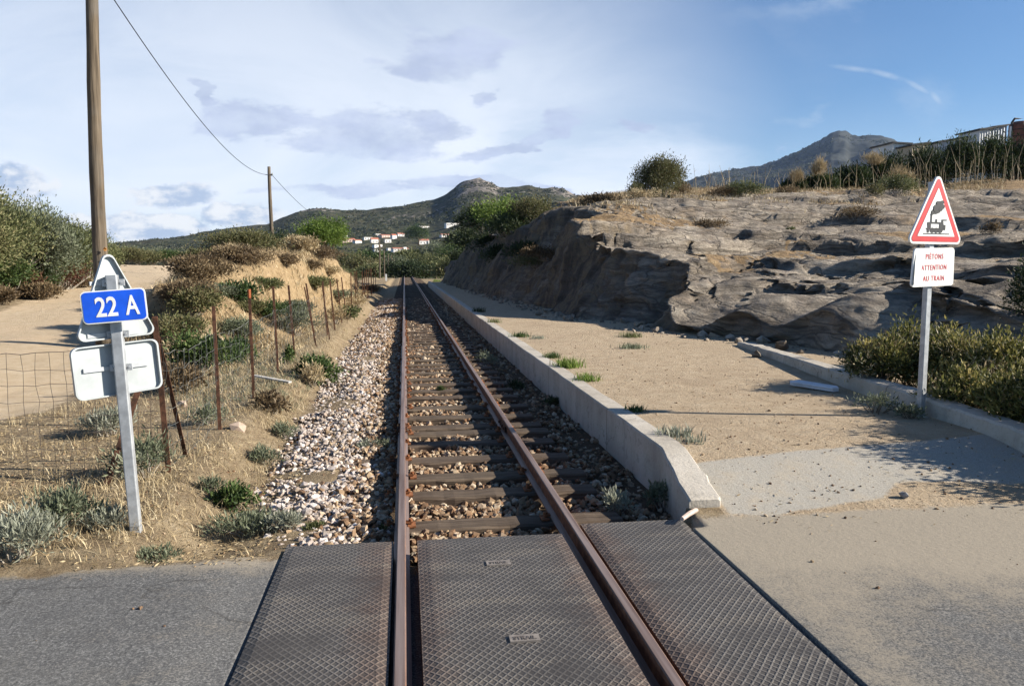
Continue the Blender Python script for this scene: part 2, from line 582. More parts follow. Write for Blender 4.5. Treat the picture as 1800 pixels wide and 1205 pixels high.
dcol = mixc(nt, mth(nt, 'MULTIPLY', rmp(nt, nG, .45, .65), .5), (.305, .262, .20), (.19, .16, .12))
ack = rmp(nt, nd(nt, 'ShaderNodeTexVoronoi', {'Vector': nd(nt, 'ShaderNodeVectorMath', {0: P, 1: nd(nt, 'ShaderNodeVectorMath', {0: nd(nt, 'ShaderNodeTexNoise', {'Vector': P, 'Scale': 4.0, 'Detail': 6.0}).outputs[1], 1: (.35, .35, .0)}, operation='MULTIPLY').outputs[0]}, operation='ADD').outputs[0], 'Scale': .9}, feature='DISTANCE_TO_EDGE').outputs[0], .010, .0)
asph = mixc(nt, mth(nt, 'MULTIPLY', mth(nt, 'MULTIPLY', ack, rmp(nt, nL, .40, .60)), .7), asph, (.03, .028, .026))
asph = mixc(nt, mth(nt, 'MULTIPLY', dustf, .92), asph, dcol)
rdf = rmp(nt, mth(nt, 'ADD', att(nt, 'road'), mth(nt, 'MULTIPLY', jit2, .45)), -.02, .06)
col = mixc(nt, rdf, col, asph)
conc = ramp(nt, nG, [(.3, (.22, .20, .17)), (.5, (.315, .29, .245)), (.7, (.42, .39, .34))])
conc = mixc(nt, mth(nt, 'MULTIPLY', rmp(nt, nM, .45, .7), .4), conc, (.38, .31, .22))
cf = rmp(nt, mth(nt, 'ADD', att(nt, 'conc'), mth(nt, 'MULTIPLY', jit2, .16)), -.015, .03)
col = mixc(nt, cf, col, conc)
nt.links.new(col, b.inputs['Base Color'])
hgt = mth(nt, 'ADD', mth(nt, 'MULTIPLY', nG, .5), mth(nt, 'ADD', mth(nt, 'MULTIPLY', nF, 1.0), mth(nt, 'MULTIPLY', nM, 1.2)))
hs = mth(nt, 'SUBTRACT', 1.0, mth(nt, 'MULTIPLY', mth(nt, 'MAXIMUM', rdf, cf), .72))
hgt = mth(nt, 'ADD', hgt, mth(nt, 'MULTIPLY', mth(nt, 'MULTIPLY', nM, rmp(nt, att(nt, 'bank'), .2, .6)), 5.0))
nb = nd(nt, 'ShaderNodeBump', {'Strength': mth(nt, 'MULTIPLY', hs, .9), 'Distance': 0.035, 'Height': hgt})
nt.links.new(nb.outputs[0], b.inputs['Normal'])
M_ground = m

v, f = grid(GX, GY, GZ)
ground = tag(MB().add(v, f).build('ground', M_ground, smooth=True), 'sandy soil, gravel path and asphalt crossing round the railway', kind='structure')
concpoly = [(2.05, 4.66), (2.35, 4.62), (2.94, 4.75), (3.25, 4.82), (3.45, 5.03), (3.9, 5.0), (4.27, 4.93), (4.9, 4.95), (4.9, 5.85), (4.0, 5.72), (3.0, 5.62), (2.0, 5.45)]
sdc = segd(GX, GY, concpoly)
yedge = np.where(GX < .5, 4.40 + 0.13 * np.minimum(GX + .7, 0), 4.66)
hb, back = bank(GX, GY)
cxx = np.interp(GY, BKy, BKx)
bankm = sst(GX, -2.2, -2.7) * sst(GX, cxx - 1.1, cxx - .3) * sst(GY, 14, 17) * sst(GY, 70, 60)
dust = np.exp(-((GX - 3.5) / 2.2) ** 2 - ((GY - 4.40 + 0.06 * (GX - 3)) / .42) ** 2) * 1.0 + np.exp(-((GX - 3.6) / 1.6) ** 2 - ((GY - 4.0) / .75) ** 2) * .75 + .25 * np.exp(-((GX - 1.9) / .35) ** 2) + .15 + .14 * sst(GX, 1.5, 1.8) + .55 * np.exp(-((GY - 4.35) / .18) ** 2) * (GX < 0) + .25 * np.exp(-((GX + 1.0) / .6) ** 2)
dust = dust * np.where(GX > 0, 1, .8)
setattrs(ground, sand=np.minimum(GX - edgeL(GY), edgeR(GY) - GX) - 3 * (GX > -2.5), bank=bankm,
         path=np.where(GX > 2.0, np.minimum(GY - 4.5, 70 - GY), -5.0), bed=np.where((GX > -0.62) & (GX < np.where(GY < 4.79, 1.75, 2.03 - .10 * (1 - np.clip((GY - 4.78) / .95, 0, 1)))) & (GY > 4.45), np.minimum(GX + .62, 9), -3.0),
         road=np.where((GY < 60), yedge - GY, -9), conc=sdc, dust=dust)

# ---------------------------------------------------------------- rock hillside right of the platform
BASE = np.array([(9.5, 2.0), (8.2, 6.5), (7.2, 9.0), (6.7, 11.3), (6.45, 12.84), (5.9, 14.2), (5.17, 15.83), (5.0, 16.6), (5.55, 17.3), (5.5, 18.1), (4.7, 18.9), (4.25, 20), (4.1, 24), (4.03, 29.6), (3.7, 39), (3.2, 48.6), (3.1, 60), (3.6, 72), (6, 84), (10, 95)])
_s = np.concatenate([[0], np.cumsum(np.hypot(*np.diff(BASE, axis=0).T))])
CP = [(985, 372, 25), (1060, 352, 30), (1110, 347, 34), (1200, 342, 38), (1330, 337, 42), (1450, 327, 45), (1560, 331, 46), (1700, 322, 46), (1800, 312, 46),
      (1100, 400, 24), (1200, 400, 26), (1300, 400, 28), (1400, 400, 28), (1500, 400, 27), (1600, 400, 26), (1700, 400, 25), (1800, 400, 24),
      (1080, 440, 20.5), (1150, 468, 17.6), (1250, 460, 19.5), (1350, 460, 20), (1500, 460, 18.5), (1650, 460, 17), (1800, 460, 16),
      (1165, 510, 16.5), (1200, 530, 16.5), (1300, 530, 16), (1400, 530, 14.5), (1500, 540, 13.5), (1600, 520, 12), (1700, 500, 11.5), (1800, 490, 11),
      (1160, 560, 15.9), (1250, 585, 14.6), (1350, 592, 13.3), (1450, 612, 11.8), (1490, 640, 10.3),
      (1500, 330, 54), (1600, 328, 56), (1800, 318, 56), (1350, 334, 52), (1200, 340, 50),
      (900, 392, 36), (860, 410, 48), (930, 365, 50), (835, 440, 60), (1000, 352, 60), (1100, 350, 70), (1300, 345, 75), (1500, 338, 75), (1800, 325, 75), (2100, 300, 55), (2100, 330, 40), (2000, 450, 16)]
W3 = [dp(*c) for c in CP] + [np.array(p) for p in [(8.2, 6.5, .45), (9.5, 2, .4), (12, 4, .8), (5, 75, 1.5), (8, 85, 1.5), (20, 90, 5), (45, 85, 8.5), (60, 20, 8), (60, 60, 10), (25, 2, 1.9), (6.2, 8.0, .42), (7, 6, .42)]]
W3 = np.array(W3)


def tps_fit(p, z, lam=0.02):
    d = np.linalg.norm(p[:, None] - p[None], axis=2)
    K = np.where(d > 0, d * d * np.log(d + 1e-9), 0) + lam * np.eye(len(p)) * 40
    A = np.hstack([np.ones((len(p), 1)), p])
    M = np.block([[K, A], [A.T, np.zeros((3, 3))]])
    return np.linalg.solve(M, np.concatenate([z, np.zeros(3)]))


_tp = W3[:, :2]
_tw = tps_fit(_tp, W3[:, 2])


def tps(x, y):
    sh = np.shape(x)
    x = np.ravel(x)
    y = np.ravel(y)
    out = np.zeros(len(x))
    for i in range(0, len(x), 20000):
        xx, yv = x[i:i + 20000], y[i:i + 20000]
        d2 = (xx[:, None] - _tp[None, :, 0]) ** 2 + (yv[:, None] - _tp[None, :, 1]) ** 2
        K = np.where(d2 > 0, .5 * d2 * np.log(d2 + 1e-12), 0)
        out[i:i + 20000] = K @ _tw[:-3] + _tw[-3] + _tw[-2] * xx + _tw[-1] * yv
    return out.reshape(sh)


def basex(y):
    return np.interp(y, BASE[:, 1], BASE[:, 0])


def softmin(a, b, k):
    h = np.clip(.5 + .5 * (b - a) / k, 0, 1)
    return b * (1 - h) + a * h - k * h * (1 - h)


def rock0(x, y, d):
    s = np.maximum(tps(x, y), 0.05)
    # rounded ledges stepping up the hill
    soilm = sst(s, 5.2, 6.2) * sst(y, 34, 46)
    wv = 0.55 * fbm(x, y, None, .16, 3, .5, 21) + 0.13 * fbm(x, y, None, .5, 3, .5, 31)
    hh = 0.78
    L = (s + 0.22 * (x - 6) * .18 + wv) / hh
    fr = L - np.floor(L)
    prof = np.where(fr < .10, (fr / .10) ** .8 * .60, .60 + .40 * ((fr - .10) / .90) ** 1.3)
    amp = sst(s, .35, 1.0) * (1 - .8 * soilm) * (.55 + .45 * vn(x * .3, y * .3, None, 5))
    z = s + (prof - fr - .20) * hh * amp * 1.45 - .25 * sst(s, 1.5, 3.5)
    for hy, hw, ha in ((14.2, .6, .40), (12.3, .85, .42)):
        z = z + ha * np.exp(-((y - hy) / hw) ** 2) * sst(d, 0.0, .35) * (1 - sst(d, .55, 2.8))
    z = z + 0.16 * fbm(x, y, None, .55, 4, .5, 41) * sst(s, .2, .7) + 0.05 * fbm(x, y, None, 2.3, 4, .55, 51)
    ckf = np.abs(fbm(x * .55, y * 1.0, s * 1.6, .75, 3, .55, 131))
    ckg = np.abs(fbm(x * 1.2, y * .5, s * .8, .55, 3, .55, 141))
    z = z - (.17 * (1 - sst(ckf, 0, .055)) + .10 * (1 - sst(ckg, 0, .035))) * sst(s, .5, 1.0) * (1 - soilm)
    # cut face
    face = 0.12 + np.maximum(d, -1) * (1.7 + 1.0 * fbm(x * 0, y, None, .35, 3, .5, 61)) + 0.16 * fbm(x, y, z, .9, 4, .5, 71) * sst(d, 0, .5)
    front = sst(y, 15.2, 13.5)
    face = face + front * np.maximum(d, 0) * 2.0
    return softmin(z, face, 0.10), soilm


def rockz(x, y):
    """height of the hillside at a point (approximate distance to the cut)"""
    d = (np.asarray(x, float) - basex(y)) * 0.9
    return float(rock0(np.asarray(float(x)), np.asarray(float(y)), np.asarray(d))[0])


yr = np.concatenate([lines((2, 9, .12), (9, 22, .055), (22, 34, .12), (34, 60, .25)), np.linspace(60, 95, 40)])
u1 = np.concatenate([[-.25, -.1], lines((0, 2.6, .05)), 2.6 + np.cumsum(np.geomspace(.055, .5, 170)), ])
u1 = np.concatenate([u1, u1[-1] + np.cumsum(np.linspace(.6, 2.2, 22))])
UU, YY = np.meshgrid(u1, yr)
XX = basex(YY) + UU
# distance from the cut line
pts2 = BASE
dd = np.full(XX.shape, 1e9)
for i in range(len(pts2) - 1):
    a, e = pts2[i], pts2[i + 1] - pts2[i]
    t = np.clip(((XX - a[0]) * e[0] + (YY - a[1]) * e[1]) / (e @ e), 0, 1)
    dd = np.minimum(dd, np.hypot(XX - a[0] - e[0] * t, YY - a[1] - e[1] * t))
dd = np.where(UU < 0, -dd, dd)
ZZ, SM = rock0(XX, YY, dd)
ZZ = np.where(UU < -.01, ZZ - .5, ZZ)
# push the steep faces about so the cut is rough, not ruled
gz = np.gradient(ZZ, axis=1) / np.maximum(np.gradient(XX, axis=1), 1e-3)
st = sst(np.abs(gz), .5, 1.6)
blk = np.floor(vn(YY * .9 + ZZ * .25, ZZ * .55, None, 97) * 3.0 + .5) / 3.0
XX2 = XX + st * (.22 * blk * sst(YY, 15, 17) + 0.45 * vn(YY * .33, ZZ * .2, None, 89) + 0.22 * fbm(XX * .4, YY, ZZ * 1.2, 1.1, 4, .55, 81) + 0.10 * fbm(XX, YY, ZZ, 3.2, 3, .5, 83) + .16 * np.abs(vn(YY * .8, ZZ * .35, None, 87)))
YY2 = YY + st * 0.12 * fbm(XX, YY, ZZ, 1.3, 3, .5, 91)
m, nt, b = mat('rock_mat', 0.92, 0.2)
P = wcoord(nt)
mp = nd(nt, 'ShaderNodeMapping', {0: P, 3: (1.0, .55, 2.6), 2: (.12, .1, .3)}).outputs[0]
r1 = noi(nt, mp, .55, 8, .62, .8)
r2 = noi(nt, mp, 3.0, 8, .68, .4)
r3 = noi(nt, P, 22.0, 6, .7)
vc = nd(nt, 'ShaderNodeTexVoronoi', {'Vector': nd(nt, 'ShaderNodeVectorMath', {0: mp, 1: nd(nt, 'ShaderNodeTexNoise', {'Vector': mp, 'Scale': 1.5, 'Detail': 4.0}).outputs[1]}, operation='ADD').outputs[0], 'Scale': .8}, feature='DISTANCE_TO_EDGE').outputs[0]
crack = rmp(nt, vc, 0.0, 0.045)
rc = ramp(nt, r2, [(.25, (.12, .098, .075)), (.42, (.28, .235, .18)), (.58, (.39, .335, .265)), (.78, (.52, .455, .37))])
rc = mixc(nt, rmp(nt, r1, .35, .62), rc, mixc(nt, rmp(nt, r2, .3, .7), (.12, .10, .078), (.30, .25, .20)))
rc = mixc(nt, mth(nt, 'MULTIPLY', rmp(nt, r1, .56, .70), .55), rc, (.40, .28, .16))
rc = mixc(nt, mth(nt, 'MULTIPLY', rmp(nt, r3, .52, .70), .45), rc, (.12, .10, .085))
rc = mixc(nt, mth(nt, 'MULTIPLY', rmp(nt, r3, .42, .30), .35), rc, (.50, .45, .39))
stra = noi(nt, nd(nt, 'ShaderNodeMapping', {0: nd(nt, 'ShaderNodeVectorMath', {0: P, 1: nd(nt, 'ShaderNodeVectorMath', {0: nd(nt, 'ShaderNodeTexNoise', {'Vector': P, 'Scale': .5, 'Detail': 4.0}).outputs[1], 1: (.9, .9, .9)}, operation='MULTIPLY').outputs[0]}, operation='ADD').outputs[0], 2: (0.1, -.12, 0), 3: (.35, .5, 9.0)}).outputs[0], 1.0, 7, .66)
rc = mixc(nt, mth(nt, 'MULTIPLY', rmp(nt, stra, .52, .40), .62), rc, (.085, .068, .052))
rc = mixc(nt, mth(nt, 'MULTIPLY', rmp(nt, stra, .56, .68), .35), rc, (.48, .41, .33))
cr2 = mth(nt, 'MULTIPLY', mth(nt, 'SUBTRACT', 1.0, crack), rmp(nt, r2, .35, .6))
rc = mixc(nt, mth(nt, 'MULTIPLY', cr2, .7), rc, (.07, .058, .048))
sc = ramp(nt, r2, [(.3, (.13, .085, .05)), (.55, (.27, .185, .10)), (.75, (.38, .28, .16))])
rc = mixc(nt, rmp(nt, mth(nt, 'ADD', att(nt, 'soil'), mth(nt, 'MULTIPLY', mth(nt, 'SUBTRACT', r2, .5), 1.2)), .4, .6), rc, sc)
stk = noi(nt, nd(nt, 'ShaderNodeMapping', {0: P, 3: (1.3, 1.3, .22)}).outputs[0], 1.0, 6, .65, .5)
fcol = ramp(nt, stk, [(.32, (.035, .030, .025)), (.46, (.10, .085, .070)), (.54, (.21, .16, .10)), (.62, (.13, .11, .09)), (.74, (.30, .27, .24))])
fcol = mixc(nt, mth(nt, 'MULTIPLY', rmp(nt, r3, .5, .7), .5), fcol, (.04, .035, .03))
rc = mixc(nt, mth(nt, 'MULTIPLY', att(nt, 'cut'), .92), rc, fcol)  # streaky cut-face rock, its tone also darkened to deepen the shade there
nt.links.new(rc, b.inputs['Base Color'])
h = mth(nt, 'ADD', mth(nt, 'ADD', mth(nt, 'MULTIPLY', r2, 1.0), mth(nt, 'MULTIPLY', stra, .9)), mth(nt, 'ADD', mth(nt, 'MULTIPLY', r3, .28), mth(nt, 'MULTIPLY', crack, .22)))
bump(nt, b, h, 1.0, 0.16)
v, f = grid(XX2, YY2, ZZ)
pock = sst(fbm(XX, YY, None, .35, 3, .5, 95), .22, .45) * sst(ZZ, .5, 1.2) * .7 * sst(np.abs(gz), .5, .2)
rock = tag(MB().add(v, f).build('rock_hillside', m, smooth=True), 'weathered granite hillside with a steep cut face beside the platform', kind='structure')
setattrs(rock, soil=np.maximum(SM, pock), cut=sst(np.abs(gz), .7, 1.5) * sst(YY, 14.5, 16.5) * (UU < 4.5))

# ---------------------------------------------------------------- far hills (px of the skyline -> bearing and height)


def radial(name, sky, R, r0, p, label, rocky, seed, amp, z0=-2.2, nr=150, na=520, step=None):
    pxs = np.array([s[0] for s in sky], float)
    pys = np.array([s[1] for s in sky], float)
    px = np.linspace(pxs[0], pxs[-1], na)
    py = np.interp(px, pxs, pys)
    dirs = np.array([ray(a, c) for a, c in zip(px, py)])
    hl = np.hypot(dirs[:, 0], dirs[:, 1])
    az = np.arctan2(dirs[:, 0], dirs[:, 1])
    Ra = np.interp(px, *R) if isinstance(R, tuple) else np.full(na, float(R))
    zt = CAMZ + dirs[:, 2] / hl * Ra
    t = np.concatenate([np.linspace(0, 1, nr), [1.03, 1.1, 1.25]])
    rr = r0 + (Ra[None] - r0) * t[:, None]
    prof = np.where(t <= 1, np.clip(t, 0, 1) ** p, 1 - (t - 1) * 1.2)
    z = z0 + (zt[None] - z0) * prof[:, None]
    x = rr * np.sin(az)[None]
    y = rr * np.cos(az)[None]
    fade = sst(t, .10, .5)[:, None] * (1 - .75 * sst(t, .86, 1.0)[:, None])
    z = z + amp * fade * fbm(x, y, None, 1 / (R0 := 220.0), 5, .5, seed)
    z = z + amp * .10 * sst(t, .3, .6)[:, None] * fbm(x, y, None, 1 / 22.0, 3, .6, seed + 9)
    return px, t, x, y, z


hillsky = [(-700, 455), (-250, 450), (60, 446), (190, 433), (300, 421), (360, 408), (400, 402), (470, 394), (520, 374), (560, 367), (600, 370), (640, 371), (700, 364), (760, 353), (785, 342), (800, 330),
           (818, 320), (840, 316), (862, 320), (875, 330), (905, 328), (930, 325), (955, 332), (972, 330), (988, 331), (1010, 342), (1060, 345), (1110, 346), (1200, 352), (1400, 360), (1900, 372), (2300, 400)]
HPX, HT, HX, HY, HZ = radial('hills', hillsky, 1500, 150, 2.5, '', None, 201, 16.0)


def hillpoint(px, py):
    """where the line of sight through a pixel meets the near hillside"""
    j = int(np.clip(np.searchsorted(HPX, px), 1, len(HPX) - 1))
    best = None
    for i in range(len(HT) - 4):
        z, x, y = HZ[i, j], HX[i, j], HY[i, j]
        el = (z - CAMZ) / math.hypot(x, y)
        d = ray(px, py)
        if el >= d[2] / math.hypot(d[0], d[1]):
            best = np.array([x, y, z])
            break
    return best if best is not None else np.array([HX[-4, j], HY[-4, j], HZ[-4, j]])


m, nt, b = mat('hill_mat', 0.95, 0.1)
P = wcoord(nt)
h1 = noi(nt, P, .012, 5, .6)
h2 = noi(nt, P, .10, 6, .65)
hc = ramp(nt, h2, [(.30, (.016, .021, .011)), (.46, (.036, .042, .020)), (.58, (.075, .072, .038)), (.72, (.15, .12, .075))])
hc = mixc(nt, mth(nt, 'MULTIPLY', rmp(nt, h1, .45, .68), .6), hc, (.062, .052, .032))
rk = mixc(nt, rmp(nt, h2, .35, .65), (.07, .062, .052), (.24, .21, .18))
hc = mixc(nt, rmp(nt, mth(nt, 'ADD', att(nt, 'rocky'), mth(nt, 'MULTIPLY', mth(nt, 'SUBTRACT', h2, .5), 1.6)), .45, .6), hc, rk)
nt.links.new(hc, b.inputs['Base Color'])
bump(nt, b, h2, 1.0, 5.0)
M_hill = m
M_mtn = simple('mountain_mat', (.038, .040, .035), .45, .02, .95, .1, bmp=0, col2=(.013, .016, .014), world=True)
pxg = np.broadcast_to(HPX[None], HX.shape)
tg = np.broadcast_to(HT[:, None], HX.shape)
rky = (np.exp(-((pxg - 842) / 45) ** 2) * sst(tg, .88, .97) + .9 * np.exp(-((pxg - 990) / 26) ** 2) * sst(tg, .88, .97) + .6 * np.exp(-((pxg - 572) / 30) ** 2) * sst(tg, .92, .99) + .45 * sst(fbm(HX, HY, None, .01, 3, .5, 5), .1, .4) * sst(tg, .5, .9))
jag = rky * sst(tg, .8, .95) * (tg <= 1.0)
HZ = HZ + jag * 7.0 * np.abs(fbm(HX, HY, HZ, 1 / 30., 3, .6, 77))
v, f = grid(HX, HY, HZ)
hill = tag(MB().add(v, f).build('hills', M_hill, smooth=True), 'scrub-covered hill ridge behind the village', kind='structure')
setattrs(hill, rocky=rky)

mtsky = [(1000, 420), (1100, 372), (1150, 348), (1200, 325), (1250, 309), (1290, 300), (1340, 293), (1370, 282), (1400, 270), (1425, 257), (1442, 249), (1455, 241), (1463, 235), (1475, 233), (1487, 236), (1496, 244),
         (1510, 244), (1530, 240), (1545, 239), (1560, 242), (1580, 252), (1620, 263), (1720, 275), (1900, 300), (2200, 330)]
MPX, MT, MX, MY, MZ = radial('mountain', mtsky, 3300, 700, 1.4, '', None, 301, 60.0, z0=-5, nr=120, na=420)
pxg = np.broadcast_to(MPX[None], MX.shape)
tg = np.broadcast_to(MT[:, None], MX.shape)
rk2 = .62 * np.exp(-((pxg - 1476) / 22) ** 2) * sst(tg, .9, .98) + .35 * sst(fbm(MX, MY, None, .006, 4, .6, 15), .1, .4)
MZ = MZ + rk2 * sst(tg, .85, .97) * (tg <= 1) * 14 * np.abs(fbm(MX, MY, MZ, 1 / 60., 3, .6, 78))
v, f = grid(MX, MY, MZ)
mtn = tag(MB().add(v, f).build('mountain', M_mtn, smooth=True), 'far blue mountain with a rocky knob on its summit', kind='structure')
setattrs(mtn, rocky=rk2)

# ================================================================ TRACK
m, nt, b = mat('rail_steel', 0.45, 0.5, 0.25)
P = wcoord(nt)
g = nd(nt, 'ShaderNodeNewGeometry')
nz = nd(nt, 'ShaderNodeSeparateXYZ', {0: g.outputs['Normal']}).outputs[2]
st_ = nd(nt, 'ShaderNodeMapping', {0: P, 3: (30, .8, 30)}).outputs[0]
rn = noi(nt, st_, 1.0, 5, .6)
rust = ramp(nt, noi(nt, P, 18, 6, .65), [(.3, (.075, .030, .016)), (.55, (.17, .070, .032)), (.75, (.30, .14, .06))])
top = mixc(nt, rmp(nt, rn, .3, .7), (.125, .080, .062), (.235, .18, .16))
nt.links.new(mixc(nt, rmp(nt, nz, .6, .9), rust, top), b.inputs['Base Color'])
nt.links.new(mth(nt, 'SUBTRACT', .95, mth(nt, 'MULTIPLY', rmp(nt, nz, .6, .9), .42)), b.inputs['Roughness'])
bump(nt, b, noi(nt, P, 120, 4, .6), .15, .003)
M_rail = m
M_rust = simple('rust', (.125, .058, .034), .55, 22, .9, .2, bmp=.5, bdist=.004, col2=(.045, .026, .018))
M_clip = simple('rusty_clip', (.24, .10, .045), .5, 30, .9, .2, bmp=.3, bdist=.003)

rp = [(-.026, -.003), (-.020, .002), (.020, .002), (.026, -.003), (.026, -.028), (.008, -.038), (.007, -.112), (.048, -.123), (.048, -.132), (-.048, -.132), (-.048, -.123), (-.007, -.112), (-.008, -.038), (-.026, -.028)]


def rail(x, y0, y1, label):
    o = MB().prism(rp, y0, y1, Matrix.Translation((x, 0, 0))).build('rail', M_rail)
    return tag(o, label, 'rail', 'rails of the single track')


YJ = 8.05
ra = rail(XL, -3, YJ, 'rusty left rail, near length running over the crossing to the bolted joint')
rb = rail(XL, YJ + .012, 112, 'left rail beyond the joint, running away down the cutting')
rc_ = rail(XR, -3, YJ, 'rusty right rail between the middle and right crossing panels')
rd_ = rail(XR, YJ + .012, 112, 'right rail beyond the joint, along the platform wall')
for x, par in ((XL, ra), (XR, rc_)):
    for sgn in (-1, 1):
        mb = MB().box(x + sgn * .011, x + sgn * .026, YJ - .22, YJ + .24, -.105, -.042)
        for k in range(4):
            yb = YJ - .16 + k * .11
            mb.tube([(x + sgn * .026, yb, -.072), (x + sgn * .046, yb, -.072)], .014, 6)
        mb.build('fishplate', M_rust, par)

# sleepers
M_wood = None
m, nt, b = mat('sleeper_wood', .9, .2)
co = ocoord(nt)
oi = nd(nt, 'ShaderNodeObjectInfo').outputs['Random']
cw = nd(nt, 'ShaderNodeVectorMath', {0: co, 1: nd(nt, 'ShaderNodeCombineXYZ', {0: mth(nt, 'MULTIPLY', oi, 40.0), 1: oi, 2: oi}).outputs[0]}, operation='ADD').outputs[0]
gr = noi(nt, nd(nt, 'ShaderNodeMapping', {0: cw, 3: (1.6, 34, 34)}).outputs[0], 1.0, 6, .65)
wc = ramp(nt, gr, [(.28, (.030, .022, .015)), (.48, (.085, .063, .044)), (.66, (.15, .115, .082)), (.82, (.23, .185, .14))])
wc = mixc(nt, mth(nt, 'MULTIPLY', oi, .35), wc, (.09, .06, .045))
nt.links.new(wc, b.inputs['Base Color'])
bump(nt, b, gr, .8, .012)
M_sleeper = m


def sleeper_mesh(seed):
    r = np.random.default_rng(seed)
    n = 26
    mb = MB()
    xs = np.linspace(-.98, .98, n)
    w = .105 + .006 * r.standard_normal(n)
    top = .003 * r.standard_normal(n)
    v = []
    for i, x in enumerate(xs):
        a = w[i]
        v += [(x, -a, -.14), (x, -a, -.014 + top[i]), (x, -a + .014, top[i]), (x, a - .014, top[i] * .6), (x, a, -.014), (x, a, -.14)]
    f = []
    for i in range(n - 1):
        for k in range(5):
            f.append([i * 6 + k, i * 6 + k + 1, i * 6 + 6 + k + 1, i * 6 + 6 + k])
    f += [[5, 4, 3, 2, 1, 0], [(n - 1) * 6 + k for k in range(6)]]
    return mb.add(np.array(v)[:, [0, 1, 2]], [q[::-1] for q in f])


ZS = -.134
ys = [gp(800, p, ZS)[1] for p in (920, 867, 835, 806, 777, 760, 748, 732, 715, 697, 685)]
rs = random.Random(4)
while ys[-1] < 108:
    ys.append(ys[-1] + rs.uniform(.56, .68))
protos = []
for k in range(4):
    o = sleeper_mesh(40 + k).build('sleeper', M_sleeper)
    for rx in (XL - XC, XR - XC):
        for sgn in (-1, 1):
            mb = MB()
            mb.box(rx + sgn * .052, rx + sgn * .105, -.05, .05, .001, .014)
            mb.tube([(rx + sgn * .072, .0, .012), (rx + sgn * .072, 0, .05)], .016, 6)
            mb.box(rx + sgn * .040, rx + sgn * .085, -.018, .018, .022, .034)
            mb.build('rail_fastening', M_clip, o)
    protos.append(o)
ylab = {0: 'weathered timber sleeper nearest the crossing panels', 1: 'weathered timber sleeper second from the crossing panels',
        2: 'third timber sleeper from the crossing panels', 3: 'fourth timber sleeper from the crossing panels',
        4: 'fifth timber sleeper from the crossing panels, grey top', 5: 'timber sleeper just before the pair at the rail joint'}
for i, y in enumerate(ys):
    if i < 4:
        o = protos[i]
    elif y < 32:
        o = copy_tree(protos[i % 4])
    else:
        o = protos[i % 4].copy()
        C.objects.link(o)
    o.location = (XC + rs.uniform(-.03, .03), y, ZS + rs.uniform(-.004, .004))
    o.rotation_euler = (0, 0, rs.uniform(-.025, .025))
    near = ylab.get(i)
    if near is None:
        near = ('dark timber sleeper in the sunlit stretch between rail joint and cutting shadow' if y < 24.5 else 'dark timber sleeper in the shaded or far stretch of the track')
    tag(o, near, 'sleeper', 'timber sleepers under the rails')

# ballast stones
PHI = (1 + 5 ** .5) / 2
ICO = np.array([(-1, PHI, 0), (1, PHI, 0), (-1, -PHI, 0), (1, -PHI, 0), (0, -1, PHI), (0, 1, PHI), (0, -1, -PHI), (0, 1, -PHI), (PHI, 0, -1), (PHI, 0, 1), (-PHI, 0, -1), (-PHI, 0, 1)]) / 1.902
ICF = np.array([(0, 11, 5), (0, 5, 1), (0, 1, 7), (0, 7, 10), (0, 10, 11), (1, 5, 9), (5, 11, 4), (11, 10, 2), (10, 7, 6), (7, 1, 8), (3, 9, 4), (3, 4, 2), (3, 2, 6), (3, 6, 8), (3, 8, 9), (4, 9, 5), (2, 4, 11), (6, 2, 10), (8, 6, 7), (9, 8, 1)])


def rand_rot(rng, n):
    q = rng.standard_normal((n, 4))
    q /= np.linalg.norm(q, axis=1)[:, None]
    w, x, y, z = q.T
    return np.stack([np.stack([1 - 2 * (y * y + z * z), 2 * (x * y - z * w), 2 * (x * z + y * w)], -1),
                     np.stack([2 * (x * y + z * w), 1 - 2 * (x * x + z * z), 2 * (y * z - x * w)], -1),
                     np.stack([2 * (x * z - y * w), 2 * (y * z + x * w), 1 - 2 * (x * x + y * y)], -1)], 1)


def stones(name, label, pos, size, mt, rng, kind='stuff'):
    n = len(pos)
    v = ICO[None] * (1 + .28 * rng.standard_normal((n, 12, 1)).clip(-1.4, 1.4))
    v = v * (size[:, None, None] * rng.uniform(.6, 1.25, (n, 1, 3)))
    v = np.einsum('nij,nkj->nki', rand_rot(rng, n), v)
    v[:, :, 2] *= .85
    v = v + pos[:, None]
    f = (ICF[None] + (np.arange(n) * 12)[:, None, None]).reshape(-1, 3)
    val = np.repeat(rng.random(n), 12)
    o = MB().add(v.reshape(-1, 3), f, 0, val).build(name, mt, attr=True)
    return tag(o, label, kind=kind)


def stonemat(name, stops, stain):
    m, nt, b = mat(name, .85, .3)
    P = wcoord(nt)
    c = ramp(nt, att(nt, 'v'), [(i / (len(stops) - 1), s) for i, s in enumerate(stops)])
    c = mixc(nt, mth(nt, 'MULTIPLY', rmp(nt, noi(nt, P, 24, 5, .6), .45, .7), stain[3]), c, stain[:3])
    nt.links.new(c, b.inputs['Base Color'])
    bump(nt, b, noi(nt, P, 110, 4, .6), .35, .006)
    return m


M_wst = stonemat('white_stone', [(.20, .155, .115), (.40, .335, .285), (.52, .46, .42), (.38, .29, .225), (.62, .575, .54), (.27, .215, .165), (.48, .42, .38)], (.26, .18, .11, .6))
M_bst = stonemat('brown_stone', [(.09, .055, .032), (.19, .12, .07), (.33, .24, .145), (.46, .38, .28), (.14, .085, .048), (.24, .15, .085)], (.15, .07, .028, .75))
yarr = np.array(ys)


def on_sleeper(x, y, mar):
    i = np.clip(np.searchsorted(yarr, y), 1, len(yarr) - 1)
    dmin = np.minimum(np.abs(yarr[i] - y), np.abs(yarr[i - 1] - y))
    return (dmin < .105 + mar) & (np.abs(x - XC) < .98)


